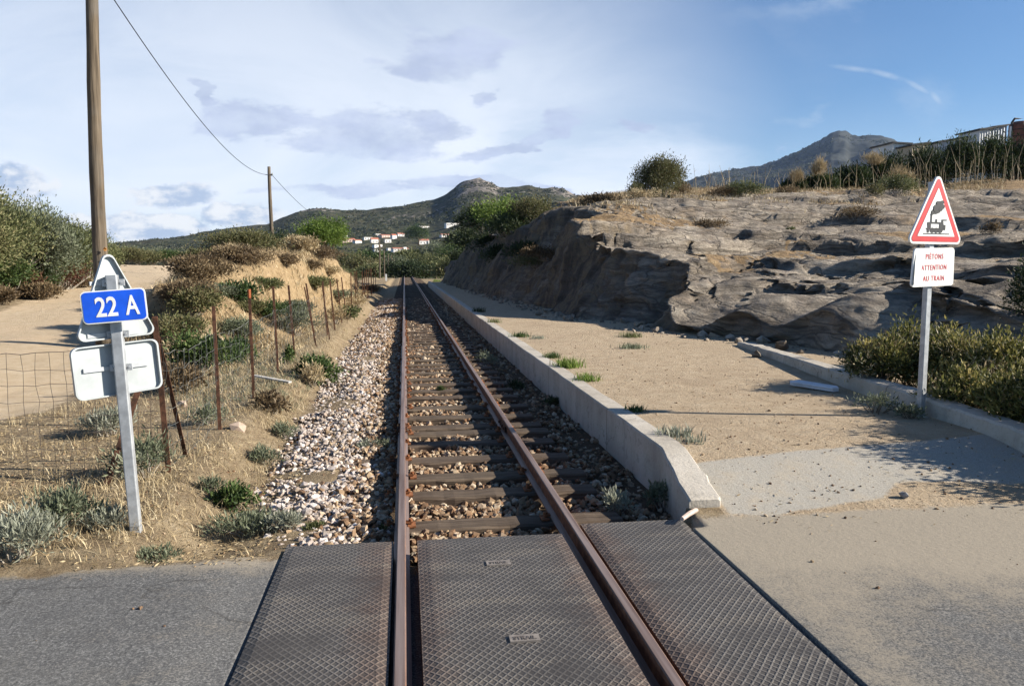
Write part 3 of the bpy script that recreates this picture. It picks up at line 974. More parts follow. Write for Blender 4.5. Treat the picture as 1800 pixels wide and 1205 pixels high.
def density_y(rng, n, y0, y1):
    """more of them near by, thinning with distance"""
    return y0 * (y1 / y0) ** rng.random(n)


r = np.random.default_rng(12)
n = 26000
y = density_y(r, n, 4.62, 42)
x = r.uniform(-.10, 1.92, n)
sz = (.015 + .021 * r.random(n) ** 1.3) * (1 + .25 * np.clip(y - 9, 0, 20) / 8)
keep = ~((x > 1.12) & (r.random(n) < .55)) & ~on_sleeper(x, y, -.01 + .0 * y) & (np.abs(x - XL) > .055) & (np.abs(x - XR) > .055)
rough = (np.abs(x - XL) < .16) | (np.abs(x - XR) < .16)
x, y, sz = x[keep], y[keep], sz[keep]
z = -.202 + .040 * r.random(len(x)) - .03 * sst(x, 1.35, 1.8) + .025 * vn(x * 4, y * 4, None, 6)
stones('track_ballast', 'brown broken stone between the sleepers', np.stack([x, y, z], -1), sz, M_bst, r)
n = 26000
y = density_y(r, n, 4.60, 40)
lx = np.interp(y, [4.6, 5.2, 6.5, 9, 12, 16, 40], [-.62, -1.0, -1.25, -1.32, -1.42, -1.5, -1.35])
x = lx + (-.10 - lx) * r.random(n) ** .9
sz = (.012 + .024 * r.random(n) ** 1.8) * (1 + .25 * np.clip(y - 9, 0, 20) / 8)
keep = (np.abs(x - XL) > .075) & ~((on_sleeper(x, y, -.03)) & (r.random(n) < .72)) & (r.random(n) < .35 + .65 * sst(x - lx, 0, .35))
x, y, sz = x[keep], y[keep], sz[keep]
z = -.155 - .11 * sst(x, -.55, -1.5) + .045 * r.random(len(x)) + .03 * vn(x * 3, y * 3, None, 8)
pale = r.random(len(x)) < (.10 + .74 * sst(x, -.25, -.62)) * (1 - .6 * sst(y, 9, 22))
stones('white_ballast', 'heaped white broken stone along the left side of the rails', np.stack([x, y, z], -1)[pale], sz[pale], M_wst, r)
stones('shoulder_ballast', 'yellowish broken stone over the sleeper ends', np.stack([x, y, z], -1)[~pale], sz[~pale], M_bst, r)
# rubble along the foot of the rock
n = 900
y = 9 + 33 * r.random(n) ** 1.5
x = basex(y) + .10 - .75 * r.random(n) ** 2.2
sz = .015 + .10 * r.random(n) ** 6
keep = (y > 13.2) | (r.random(n) < .3)
x, y, sz = x[keep], y[keep], sz[keep]
stones('rubble', 'small broken stones lying along the foot of the rock face', np.stack([x, y, G(x, y) + sz * .35], -1), sz, stonemat('rubble_stone', [(.12, .10, .08), (.26, .22, .175), (.36, .31, .25), (.20, .16, .12)], (.2, .15, .1, .5)), r)
# loose grit on the verge and path
n = 7000
y = density_y(r, n, 3.4, 14)
x = np.where(r.random(n) < .5, r.uniform(-3.8, -.8, n), r.uniform(2.1, 4.9, n))
sz = .003 + .010 * r.random(n) ** 4
keep = ((y > 4.5) & ((x < 0) | (r.random(n) < .45))) | (r.random(n) < .05)
x, y, sz = x[keep], y[keep], sz[keep]
stones('grit', 'small loose stones scattered over soil and path', np.stack([x, y, G(x, y) + sz * .3], -1), sz, M_bst, r)

# crossing panels -------------------------------------------------
m, nt, b = mat('crossing_panel_mat', .62, .35)
P = wcoord(nt)
sp = nd(nt, 'ShaderNodeSeparateXYZ', {0: P})
wob = mth(nt, 'MULTIPLY', mth(nt, 'SUBTRACT', noi(nt, P, 3.0, 2, .5), .5), .5)
ua = mth(nt, 'ADD', mth(nt, 'DIVIDE', sp.outputs[0], .040), wob)
ub = mth(nt, 'DIVIDE', sp.outputs[1], .050)
A = mth(nt, 'PINGPONG', mth(nt, 'ADD', ua, ub), .5)
B = mth(nt, 'PINGPONG', mth(nt, 'SUBTRACT', ua, ub), .5)
dmn = mth(nt, 'MINIMUM', A, B)
ridge = rmp(nt, dmn, .24, .02)
wear = noi(nt, P, 2.2, 6, .65)
wf = noi(nt, P, 40, 5, .65)
smear = noi(nt, nd(nt, 'ShaderNodeMapping', {0: P, 3: (1.2, 6.0, 1)}).outputs[0], 1.0, 6, .65)
ridge = mth(nt, 'MULTIPLY', ridge, rmp(nt, mth(nt, 'ADD', mth(nt, 'MULTIPLY', wear, .5), mth(nt, 'MULTIPLY', smear, .5)), .36, .56, .30, 1.0))
base = mixc(nt, rmp(nt, wear, .3, .7), (.042, .037, .033), (.068, .060, .053))
hi = mixc(nt, rmp(nt, wf, .3, .7), (.095, .086, .077), (.155, .142, .128))
pc = mixc(nt, mth(nt, 'MULTIPLY', ridge, .95), base, hi)
rustm = rmp(nt, mth(nt, 'ADD', mth(nt, 'MULTIPLY', mth(nt, 'SUBTRACT', noi(nt, P, 7, 5, .6), .5), .35), mth(nt, 'MINIMUM', mth(nt, 'ABSOLUTE', mth(nt, 'SUBTRACT', sp.outputs[0], XL)), mth(nt, 'ABSOLUTE', mth(nt, 'SUBTRACT', sp.outputs[0], XR)))), .30, .05)
pc = mixc(nt, mth(nt, 'MULTIPLY', rustm, .38), pc, mixc(nt, ridge, (.06, .028, .014), (.17, .085, .045)))
pc = mixc(nt, mth(nt, 'MULTIPLY', rmp(nt, wf, .70, .76), .8), pc, (.42, .38, .33))
pc = mixc(nt, mth(nt, 'MULTIPLY', rmp(nt, smear, .48, .72), .45), pc, (.16, .135, .105))
pc = mixc(nt, mth(nt, 'MULTIPLY', rmp(nt, noi(nt, P, 9, 5, .7), .60, .70), .5), pc, (.03, .026, .022))
nt.links.new(pc, b.inputs['Base Color'])
bump(nt, b, mth(nt, 'ADD', ridge, mth(nt, 'MULTIPLY', wf, .25)), .8, .004)
M_panel = m
M_panel_flat = simple('panel_plate', (.20, .175, .155), .3, 30, .7, .3, bmp=.2, bdist=.002)
M_panel_txt = simple('panel_lettering', (.11, .095, .085), .3, 40, .7, .3, bmp=0)


def text_piece(mb, body, size, M, depth=.002, mi=0, wid=1.0, align='CENTER', bold=.018, spc=1.0):
    cu = bpy.data.curves.new('t', 'FONT')
    cu.body = body
    cu.size = size
    cu.align_x = align
    cu.extrude = depth / 2
    cu.resolution_u = 3
    cu.offset = size * bold
    cu.space_character = spc
    ob = bpy.data.objects.new('t', cu)
    C.objects.link(ob)
    bpy.context.view_layer.update()
    me = ob.evaluated_get(bpy.context.evaluated_depsgraph_get()).to_mesh()
    v = [M @ Vector((q.co.x * wid, -q.co.z, q.co.y)) for q in me.vertices]
    f = [list(p.vertices) for p in me.polygons]
    mb.add(np.array([tuple(q) for q in v]), f, mi)
    ob.evaluated_get(bpy.context.evaluated_depsgraph_get()).to_mesh_clear()
    bpy.data.objects.remove(ob)
    return mb


def panel(x0, x1, y0, y1, label):
    mb = MB()
    nx, ny = 14, 50
    X, Y = np.meshgrid(np.linspace(x0, x1, nx), np.linspace(y0, y1, ny))
    ex = np.minimum(np.minimum(X - x0, x1 - X), np.minimum(Y - y0, y1 - Y))
    Z = -.006 - .012 * sst(ex, .012, 0) + .0015 * fbm(X, Y, None, 2, 2, .5, 3)
    v, f = grid(X, Y, Z)
    mb.add(v, f)
    idx = np.arange(nx * ny).reshape(ny, nx)
    loop = list(idx[0, :]) + list(idx[1:, -1]) + list(idx[-1, ::-1][1:]) + list(idx[::-1, 0][1:-1])
    k = len(loop)
    vv = v[loop]
    low = vv.copy()
    low[:, 2] = -.15
    mb.add(np.concatenate([vv, low]), [[(i + 1) % k, i, i + k, (i + 1) % k + k] for i in range(k)])
    return tag(mb.build('crossing_panel', M_panel), label, 'crossing panel', 'studded panels of the level crossing')


pl = panel(-.697, XL - .045, -2.4, 4.53, 'studded dark panel between asphalt and left rail')
pm = panel(XL + .092, XR - .100, -2.4, 4.53, 'wide studded dark panel between the two rails')
pr = panel(XR + .052, 1.730, -2.4, 4.69, 'studded dark panel between right rail and sandy asphalt')
for (a, b_) in ((876, 988), (922, 1120)):
    q = gp(a, b_, 0)
    mb = MB().box(q[0] - .065, q[0] + .065, q[1] - .030, q[1] + .030, -.02, .0015)
    o = mb.build('name_plate', M_panel_flat, pm)
    Mx = Matrix.Translation((q[0], q[1] - .018, .0026)) @ Matrix.Rotation(-math.pi / 2, 4, 'X')
    text_piece(MB(), 'STRAIL', .042, Mx, .002, 0, .78).build('lettering', M_panel_txt, o)

# platform wall -------------------------------------------------
m, nt, b = mat('concrete_wall_mat', .88, .25)
P = wcoord(nt)
c1 = noi(nt, P, 2.0, 7, .62)
c2_ = noi(nt, P, 45, 5, .65)
cc = ramp(nt, c1, [(.3, (.33, .29, .235)), (.5, (.43, .385, .32)), (.7, (.50, .455, .39))])
cc = mixc(nt, mth(nt, 'MULTIPLY', rmp(nt, c2_, .5, .68), .35), cc, (.24, .21, .175))
dr = noi(nt, nd(nt, 'ShaderNodeMapping', {0: P, 3: (5, 5, .5)}).outputs[0], 1.0, 5, .6)
cc = mixc(nt, mth(nt, 'MULTIPLY', rmp(nt, dr, .52, .72), .35), cc, (.20, .18, .155))
yj = mth(nt, 'ABSOLUTE', mth(nt, 'SUBTRACT', mth(nt, 'FRACT', mth(nt, 'DIVIDE', nd(nt, 'ShaderNodeSeparateXYZ', {0: P}).outputs[1], 3.1)), .37))
jl = rmp(nt, yj, .004, .001)
cc = mixc(nt, mth(nt, 'MULTIPLY', jl, .75), cc, (.07, .06, .05))
fc = rmp(nt, nd(nt, 'ShaderNodeTexVoronoi', {'Vector': nd(nt, 'ShaderNodeVectorMath', {0: P, 1: nd(nt, 'ShaderNodeTexNoise', {'Vector': P, 'Scale': 3.0, 'Detail': 5.0}).outputs[1]}, operation='ADD').outputs[0], 'Scale': .55}, feature='DISTANCE_TO_EDGE').outputs[0], .006, .0)
cc = mixc(nt, mth(nt, 'MULTIPLY', fc, .55), cc, (.09, .078, .062))
cc = mixc(nt, mth(nt, 'MULTIPLY', rmp(nt, noi(nt, P, 6, 6, .7), .56, .68), .4), cc, (.17, .155, .125))
nt.links.new(cc, b.inputs['Base Color'])
bump(nt, b, mth(nt, 'SUBTRACT', mth(nt, 'ADD', c2_, c1), mth(nt, 'MULTIPLY', jl, 1.5)), .5, .014)
M_conc = m


def strip_solid(mb, rows):
    """rows: list of 4-point cross sections (closed ring) -> solid"""
    k = len(rows[0])
    v = np.concatenate([np.asarray(r_, float) for r_ in rows])
    f = []
    for i in range(len(rows) - 1):
        for j in range(k):
            f.append([i * k + j, i * k + (j + 1) % k, (i + 1) * k + (j + 1) % k, (i + 1) * k + j])
    f += [list(range(k))[::-1], [(len(rows) - 1) * k + j for j in range(k)]]
    return mb.add(v, f)


rows = []
wy = [4.78, 4.80] + list(np.linspace(4.95, 5.70, 8)) + list(np.linspace(5.85, 66, 130))
r = np.random.default_rng(3)
for yv in wy:
    t = float(sst(yv, 4.78, 5.72)) * .4 + min(max((yv - 4.78) / .94, 0), 1) * .6
    zt = .085 + .125 * t + (0.002 * r.standard_normal() if yv > 6 else 0)
    xo = -.12 * (1 - min(max((yv - 4.78) / .95, 0), 1)) + .004 * r.standard_normal()
    xi = -.09 * (1 - min(max((yv - 4.78) / .95, 0), 1)) + .005 * r.standard_normal()
    if yv == 4.78:
        zt -= .012
    bv = .012
    rows.append([(WX0 + xo + .0, yv, -.4), (WX0 + xo, yv, zt - bv), (WX0 + xo + bv, yv, zt), (WX1 + xi - bv, yv, zt), (WX1 + xi, yv, zt - bv), (WX1 + xi, yv, -.4)])
wall = tag(strip_solid(MB(), rows).build('platform_wall', M_conc), 'low concrete platform edge wall along the right rail, sloping down at its near end', 'wall')

kp = [(5.75, 13.0, .26), (5.52, 11.64, .30), (5.24, 9.9, .33), (4.99, 8.33, .36), (4.86, 7.3, .37), (4.80, 6.67, .36), (4.77, 5.9, .33), (4.77, 5.3, .30), (4.80, 4.6, .26), (4.9, 3.9, .22), (5.1, 3.2, .2)]
kp = np.array(kp)
tt = np.linspace(0, len(kp) - 1, 70)
kx, ky, kz = [np.interp(tt, np.arange(len(kp)), kp[:, i]) for i in range(3)]
tx = np.gradient(kx)
ty = np.gradient(ky)
L_ = np.hypot(tx, ty)
nx_, ny_ = -ty / L_, tx / L_     # towards +x
r = np.random.default_rng(5)
rows = []
for i in range(len(tt)):
    p = np.array([kx[i], ky[i]])
    nn = np.array([abs(nx_[i]), ny_[i]])
    w = .23 + .006 * r.standard_normal()
    z = kz[i] + .004 * r.standard_normal()
    a, e = p, p + nn * w
    rows.append([(a[0] - .03, a[1], -.2), (a[0], a[1], z - .02), (a[0] + nn[0] * .02, a[1] + nn[1] * .02, z), (e[0] - nn[0] * .02, e[1] - nn[1] * .02, z), (e[0], e[1], z - .02), (e[0], e[1], -.2)])
kerb = tag(strip_solid(MB(), rows).build('concrete_kerb', M_conc), 'rough concrete kerb curving along the foot of the rock and bushes', 'kerb')

# ================================================================ SIGNS
M_galv = simple('galvanised', (.40, .415, .43), .25, 14, .42, .5, .35, bmp=.06, bdist=.002)
M_back = simple('sign_back', (.36, .385, .39), .16, 5, .45, .5, .15, bmp=.03, bdist=.002)
M_white = simple('sign_white', (.74, .74, .71), .12, 9, .35, .5, bmp=0)
M_red = simple('sign_red', (.50, .022, .024), .12, 10, .4, .5, bmp=0)
M_blue = simple('sign_blue', (.008, .085, .62), .15, 10, .35, .5, bmp=0)
M_black = simple('sign_black', (.012, .012, .014), .2, 10, .45, .4, bmp=0)
M_redtxt = simple('red_lettering', (.55, .06, .07), .1, 20, .5, .4, bmp=0)


def rounded(pts, r, seg=5):
    pts = [np.array(p, float) for p in pts]
    out = []
    n = len(pts)
    for i in range(n):
        p, a, c = pts[i], pts[i - 1], pts[(i + 1) % n]
        u = (a - p) / np.linalg.norm(a - p)
        w = (c - p) / np.linalg.norm(c - p)
        ang = math.acos(np.clip(u @ w, -1, 1))
        d = r / math.tan(ang / 2)
        bis = (u + w) / np.linalg.norm(u + w)
        cen = p + bis * r / math.sin(ang / 2)
        s0, s1 = p + u * d - cen, p + w * d - cen
        a0, a1 = math.atan2(s0[1], s0[0]), math.atan2(s1[1], s1[0])
        da = (a1 - a0 + math.pi) % (2 * math.pi) - math.pi
        out += [tuple(cen + r * np.array([math.cos(a0 + da * k / seg), math.sin(a0 + da * k / seg)])) for k in range(seg + 1)]
    return out


def tri(w, h, r):
    return rounded([(-w / 2, 0), (w / 2, 0), (0, h)], r)


def circ(cx, cy, r, n=14, sq=1.15):
    return [(cx + r * math.cos(2 * math.pi * k / n), cy + sq * r * math.sin(2 * math.pi * k / n)) for k in range(n)]


def flip(pts):
    a = sum(p[0] * q[1] - q[0] * p[1] for p, q in zip(pts, pts[1:] + pts[:1]))
    return pts if a > 0 else pts[::-1]


def post(mb, x0, x1, y0, y1, z0, z1):
    """hollow-looking box section with small rounded corners"""
    o = rounded([(x0, y0), (x1, y0), (x1, y1), (x0, y1)], .007, 3)
    n = len(o)
    v = [(p[0], p[1], z0) for p in o] + [(p[0], p[1], z1) for p in o]
    return mb.add(np.array(v), [[i, (i + 1) % n, (i + 1) % n + n, i + n] for i in range(n)] + [list(range(n, 2 * n))])


# warning sign at the right
sx0, sy0 = 4.73, 6.57
sgn = empty('warning_sign', (sx0, sy0, .12), 'red triangular steam train warning sign with a PIETONS ATTENTION AU TRAIN plate beside the path', 'road sign', rz=.31)
p_ = post(MB(), -.032, .032, 0, .05, 0, 2.22).build('post', M_galv, sgn)
zt0 = 1.785 - .12
T = Matrix.Translation((.012, -.012, zt0))
triW, triH = .53, .615
tw, thh = .745, .645
fo = MB().prism(flip(tri(tw, thh, .045)), -.012, .006, T)
tri_o = fo.build('warning_triangle', M_white, sgn)
MB().prism(flip([(a, b_ + .020) for a, b_ in tri(tw - .070, thh - .0606, .027)]), -.0145, -.0118, T).build('red_border', M_red, tri_o)
MB().prism(flip([(a, b_ + .068) for a, b_ in tri(tw - .245, thh - .212, .005)]), -.0170, -.0143, T).build('white_field', M_white, tri_o)
mb = MB()
SCX, SCY = 1 / 690.0, 1 / 1050.0


def q(pts):
    return flip([((a - 441) * SCX, (735 - c) * SCY) for a, c in pts])


k_ = [0]


def blk(pts):
    d = .0172 + .0002 * k_[0]
    k_[0] += 1
    mb.prism(q(pts), -d - .0012, -.0168, T)


blk([(318, 635), (562, 635), (562, 645), (318, 645)])
for cx, cy, r_ in ((361, 616, 13), (400, 608, 22), (437, 608, 22), (474, 608, 22)):
    blk(circ(cx, cy, r_))
blk([(338, 588), (520, 584), (520, 604), (350, 604)])
blk(rounded([(350, 532), (384, 530), (386, 590), (356, 592)], 6, 2))
blk([(380, 530), (500, 530), (500, 546), (380, 546)])
blk([(462, 540), (500, 540), (500, 600), (462, 600)])
blk([(482, 504), (496, 504), (496, 550), (482, 550)])
blk([(482, 504), (530, 504), (530, 514), (482, 514)])
blk([(498, 552), (520, 556), (520, 590), (498, 590)])
blk([(380, 468), (391, 468), (391, 532), (380, 532)])
blk([(427, 504), (439, 504), (439, 532), (427, 532)])
for cx, cy, r_ in ((402, 438, 20), (425, 435, 20), (446, 428, 18), (428, 395, 28), (455, 365, 30), (478, 385, 24), (478, 345, 17), (440, 352, 17), (465, 410, 18), (388, 458, 9), (418, 415, 20)):
    blk(circ(cx, cy, r_, 12, 1.05))
mb.build('train_symbol', M_black, tri_o)
T2 = Matrix.Translation((.004, -.012, 1.405 - .12)) @ Matrix.Rotation(-.02, 4, 'Y')
pw, ph = .565, .345
po = MB()
out = rounded([(-pw / 2 - .004, 0), (pw / 2, 0), (pw / 2, ph), (-pw / 2 + .03, ph)], .035)
po.prism(flip(out), -.012, .004, T2)
plate = po.build('text_plate', M_white, sgn)
# the plate's bent left corner
MB().add(np.array([tuple(T2 @ Vector(v)) for v in [(-.26, -.0125, .012), (-.12, -.0125, .10), (-.185, -.0128, .31), (-.235, -.0125, .31), (-.274, -.032, .06), (-.275, -.032, .03)]]), [[0, 1, 2, 3, 4, 5]]).build('bent_corner', M_white, plate)
tx_ = MB()
for s_, zz, wd in (('PIÉTONS', .246, .95), ('ATTENTION', .148, .95), ('AU TRAIN', .050, .98)):
    text_piece(tx_, s_, .066, T2 @ Matrix.Translation((.012, -.0135, zz)), .002, 0, wd * .83, bold=.005, spc=1.22)
tx_.build('lettering', M_redtxt, plate)
for zz in (1.52, 1.62, 1.85, 2.1):
    MB().box(-.05, .05, -.0045, .0, zz - .12 - .012, zz - .12 + .012).build('clamp', M_galv, sgn)
gb = MB()
gb.tube([(-.05, -.03, -.02), (0, -.02, .03), (.06, -.01, -.02)], [.05, .07, .04], 7)
gb.build('concrete_footing', M_conc, sgn)

# the sign seen from behind at the left
bx, by = -1.64, 4.91
sg = empty('road_sign', (bx, by, -.08), 'leaning grey post with triangular and rectangular sign backs and a blue 22 A plate', 'road sign')
sg.rotation_euler = (math.radians(-1.0), math.radians(-2.6), math.radians(6))
HP = 1.62
post(MB(), -.030, .032, -.03, .03, 0, HP).build('post', M_galv, sg)


def backplate(name, pts, M, rim=.022, dep=.028):
    mb = MB()
    pts = flip(pts)
    mb.prism(pts, .018, .021, M)
    c = np.mean(pts, axis=0)
    inn = [tuple(c + (np.array(p) - c) * (1 - .012 / max(np.linalg.norm(np.array(p) - c), .05))) for p in pts]
    n = len(pts)
    v = [(p[0], -.008, p[1]) for p in pts] + [(p[0], -.008, p[1]) for p in inn] + [(p[0], .018, p[1]) for p in pts] + [(p[0], .0178, p[1]) for p in inn]
    f = []
    for i in range(n):
        j = (i + 1) % n
        f += [[i, j, n + j, n + i], [2 * n + i, 2 * n + j, j, i][::1], [n + i, n + j, 3 * n + j, 3 * n + i]]
    mb.add(np.array([tuple(M @ Vector(a)) for a in v]), f)
    return mb.build(name, M_back, sg)


Rz = Matrix.Rotation(math.radians(33), 4, 'Z')
Ty = Matrix.Rotation(math.radians(-1.5), 4, 'Y')
tb = backplate('triangle_plate', tri(.47, .555, .036), Matrix.Translation((.015, .0, HP - .375)) @ Rz @ Matrix.Translation((0, .040, 0)) @ Ty)
rbp = backplate('rectangle_plate', rounded([(-.25, 0), (.25, 0), (.25, .31), (-.25, .31)], .042), Matrix.Translation((.005, .0, HP - .715)) @ Rz @ Matrix.Translation((0, .040, 0)) @ Ty)
for zz, ln_, par in ((HP - .045, .11, tb), (HP - .35, .15, tb), (HP - .55, .19, rbp)):
    bm_ = MB()
    bm_.box(-ln_, ln_ * .95, .042, .056, zz - .012, zz + .012, 0, Rz)
    for sx_ in (-.045, .048):
        bm_.box(sx_ - .014, sx_ + .014, .006, .030, zz - .02, zz + .02)
        bm_.tube([(sx_, .008, zz), (sx_, -.006, zz)], .006, 6)
    bm_.build('clamp', M_galv, sg)
MB().box(-.02, .03, -.075, -.031, HP - .20, HP - .16).build('bracket', M_galv, sg)
Tb = Matrix.Translation((.022, -.080, HP - .275)) @ Matrix.Rotation(math.radians(4), 4, 'Z') @ Ty
bo = rounded([(-.172, 0), (.172, 0), (.172, .19), (-.172, .19)], .028)
bp = MB().prism(flip(bo), -.010, .004, Tb).build('number_plate', M_white, sg)
bi = rounded([(-.165, .007), (.165, .007), (.165, .183), (-.165, .183)], .023)
MB().prism(flip(bi), -.0122, -.0098, Tb).build('blue_field', M_blue, bp)
tx_ = text_piece(MB(), '22', .158, Tb @ Matrix.Translation((-.042, -.0132, .040)), .002, 0, .76)
text_piece(tx_, 'A', .158, Tb @ Matrix.Translation((.095, -.0132, .040)), .002, 0, .66)
tx_.build('lettering', M_white, bp)

# ================================================================ UTILITY POLES AND CABLE
m, nt, b = mat('pole_wood', .88, .2)
P = ocoord(nt)
gr = noi(nt, nd(nt, 'ShaderNodeMapping', {0: P, 3: (22, 22, .9)}).outputs[0], 1.0, 7, .65)
pcw = ramp(nt, gr, [(.28, (.038, .028, .019)), (.48, (.098, .076, .053)), (.62, (.155, .122, .086)), (.8, (.24, .20, .15))])
pcw = mixc(nt, mth(nt, 'MULTIPLY', rmp(nt, noi(nt, P, 1.4, 4, .6), .45, .7), .5), pcw, (.13, .12, .105))
nt.links.new(pcw, b.inputs['Base Color'])
bump(nt, b, gr, .9, .015)
M_pole = m
M_dark = simple('dark_metal', (.035, .035, .038), .3, 20, .5, .4, .3, bmp=0)
M_porc = simple('grey_porcelain', (.25, .27, .26), .2, 20, .3, .5, bmp=0)


def upole(x, y, z0, h, r0, r1, label, fit=True, lean=(0, 0), group='wooden utility poles'):
    root = empty('utility_pole', (x, y, z0), label, 'utility pole', group)
    n = 14
    t = np.linspace(0, 1, n)
    rr = r0 + (r1 - r0) * t
    pts = np.stack([lean[0] * t + .012 * np.sin(t * 7 + x), lean[1] * t + .01 * np.cos(t * 5), t * h], -1)
    MB().tube(pts, rr * (1 + .03 * np.sin(np.arange(n) * 2.3)), 14).build('pole_shaft', M_pole, root, smooth=True)
    if fit:
        tx, ty_, tz = pts[-1]
        b_ = MB()
        b_.tube([(tx - .20, ty_, tz - .45), (tx + .17, ty_, tz - .45)], .014, 6)
        b_.box(tx + .05, tx + .135, ty_ - .02, ty_ + .02, tz - .50, tz - .40)
        ko = b_.build('bracket', M_dark, root)
        i_ = MB()
        i_.tube([(tx + .17, ty_, tz - .47), (tx + .17, ty_, tz - .42), (tx + .17, ty_, tz - .36), (tx + .17, ty_, tz - .33)], [.018, .035, .035, .015], 8)
        i_.build('insulator', M_porc, ko, smooth=True)
        MB().tube([(tx + r1 + .0, ty_ - .03, tz - .60), (tx, ty_ - r1 - .004, tz - .60), (tx - r1, ty_ - .03, tz - .6)], .008, 5).build('strap', M_dark, root)
    return root


p1 = dp(178, 560, 15.0)
t1 = dp(165, 0, 15.0)
gz1 = float(G(p1[0], p1[1]))
h1_ = 6.95 - gz1
pole1 = upole(p1[0], p1[1], gz1 - .1, h1_ + .1, .132, .096, 'tall weathered wooden pole behind the blue 22 A sign', lean=(t1[0] - p1[0] - .06, 0.1))
for nm_, (px_, py_), hw_, hh_, col_ in (('blue_paint_mark', (187, 457), .022, .05, (.03, .16, .55)), ('orange_paint_mark', (184, 438), .03, .035, (.45, .20, .05))):
    q_ = dp(px_, py_, 15.0 - .135)
    ptsm = [(q_[0] - p1[0] + hw_ * math.cos(a_), -.1385 + .02 * math.cos(a_) ** 2, q_[2] - gz1 + .1 + hh_ * math.sin(a_)) for a_ in np.linspace(0, 6.283, 9)[:-1]]
    MB().add(np.array(ptsm + [(a_, b_ + .012, c_) for a_, b_, c_ in ptsm]), [list(range(8))[::-1], list(range(8, 16))] + [[i, (i + 1) % 8, (i + 1) % 8 + 8, i + 8] for i in range(8)]).build(nm_, simple(nm_, col_, .3, 30, .8, bmp=0), pole1)
p2 = dp(479, 440, 46)
z2 = float(dp(478, 293, 46)[2])
pole2 = upole(p2[0], p2[1], float(G(p2[0], p2[1])) - .1, z2 - float(G(p2[0], p2[1])) + .1, .125, .085, 'slim wooden pole standing on the scrubby bank beyond the fence', lean=(-.05, 0))
p3 = dp(586, 420, 78)
z3g = float(G(p3[0], p3[1]))
z3 = 5.6
pole3 = upole(p3[0], p3[1], z3g - .1, z3 - z3g + .1, .12, .085, 'wooden pole almost hidden behind the bright green bush on the bank', fit=False)
M_cable = simple('cable', (.012, .012, .015), .2, 5, .5, .3, bmp=0)


def span(a, b_, sag, n=40):
    t = np.linspace(0, 1, n)[:, None]
    p = np.asarray(a)[None] * (1 - t) + np.asarray(b_)[None] * t
    p[:, 2] -= 4 * sag * (t[:, 0] * (1 - t[:, 0]))
    return p


cb_ = MB()
A1 = np.array([t1[0] + .12, p1[1] + .1, 6.95 - .44])
A2 = np.array([p2[0] - .05 + .12, p2[1], z2 - .42])
A3 = np.array([p3[0], p3[1], z3 - .2])
sp1 = span(A1, A2, .95)
cb_.tube(sp1, np.linspace(.010, .012, 40), 5)
cb_.tube(span(A2, A3, .5), .013, 5)
cb_.tube([A1 + (0, 0, 0), A1 + (.07, 0, .10), A1 + (.02, 0, .2), A1 + (-.08, 0, .2)], .008, 5)
tag(cb_.build('telephone_cable', M_cable), 'thin black cable sagging from the tall near pole to the pole on the bank', 'cable')
# row of poles beside the track, far down the line
far = [(668, 420, 503, 96, .115), (676, 440, 500, 112, .10), (683, 447, 499, 128, .10), (689, 448, 496, 140, .10), (693, 455, 496, 150, .10)]
for i, (px, pt, pb, Y, rr) in enumerate(far):
    a = dp(px, pb, Y)
    tp_ = dp(px - 1, pt, Y)
    upole(a[0], Y, min(a[2], float(G(a[0], Y))) - .2, tp_[2] - min(a[2], float(G(a[0], Y))) + .2, rr, rr * .75, ['tallest pale pole of the row beside the far track', 'second pole of the row beside the far track', 'third pole of the row beside the far track', 'fourth pole of the row beside the far track', 'last and smallest pole of the row beside the far track'][i], fit=False, group='poles in a row beside the far track')
mk = dp(679, 500, 80)
mo = MB().box(-.08, .08, -.06, .06, -.3, .62)
mo.box(-.095, .095, -.075, .075, .62, .68)
mo = mo.build('marker_post', M_white)
mo.location = (mk[0], mk[1], float(G(mk[0], mk[1])))
tag(mo, 'short white marker post at the left of the track near the far poles', 'marker post')

# ================================================================ WIRE FENCE
fence = empty('wire_fence', (-1.8, 6.2, -.1), 'rusty iron post fence with square wire netting left of the track', 'fence')
FZ = np.array((-1.8, 6.2, -.1))
FO = Matrix.Translation(-Vector(FZ))
r = random.Random(8)
tops = [(272, 556), (375, 538), (438, 510), (480, 503), (507, 501), (538, 498), (567, 494), (580, 492), (592, 490), (600, 487)]
bots = [(300, 855), (388, 775), (447, 715), (490, 670), (520, 638), (557, 612), (577, 598), (590, 588), (603, 575), (611, 566)]
fposts = []
for (ta, tb_), (ba, bb) in zip(tops, bots):
    a = gp(ba, bb, -.11)
    t_ = dp(ta, tb_, a[1] + r.uniform(-.05, .1))
    fposts.append((a, t_))
yv = fposts[-1][0][1]
for k in range(11):
    yv += 2.1
    x_ = -1.72 + r.uniform(-.05, .05)
    fposts.append((np.array([x_, yv, float(G(x_, yv)) - .05]), np.array([x_ + r.uniform(-.05, .05), yv, float(G(x_, yv)) + 1.38 + r.uniform(-.05, .05)])))


def iron_post(a, t_, name, parent, w=.022):
    mb = MB()
    a = np.asarray(a) - (0, 0, .15)
    for (u0, u1, v0, v1) in ((-w, w, -.003, .003), (-.003, .003, .003, w * 1.6)):
        pts = []
        for p in (a, np.asarray(t_)):
            pts += [(p[0] + u0, p[1] + v0, p[2]), (p[0] + u1, p[1] + v0, p[2]), (p[0] + u1, p[1] + v1, p[2]), (p[0] + u0, p[1] + v1, p[2])]
        mb.add(np.array(pts) - FZ, [[3, 2, 1, 0], [4, 5, 6, 7], [0, 1, 5, 4], [1, 2, 6, 5], [2, 3, 7, 6], [3, 0, 4, 7]])
    return mb.build(name, M_rust, parent)


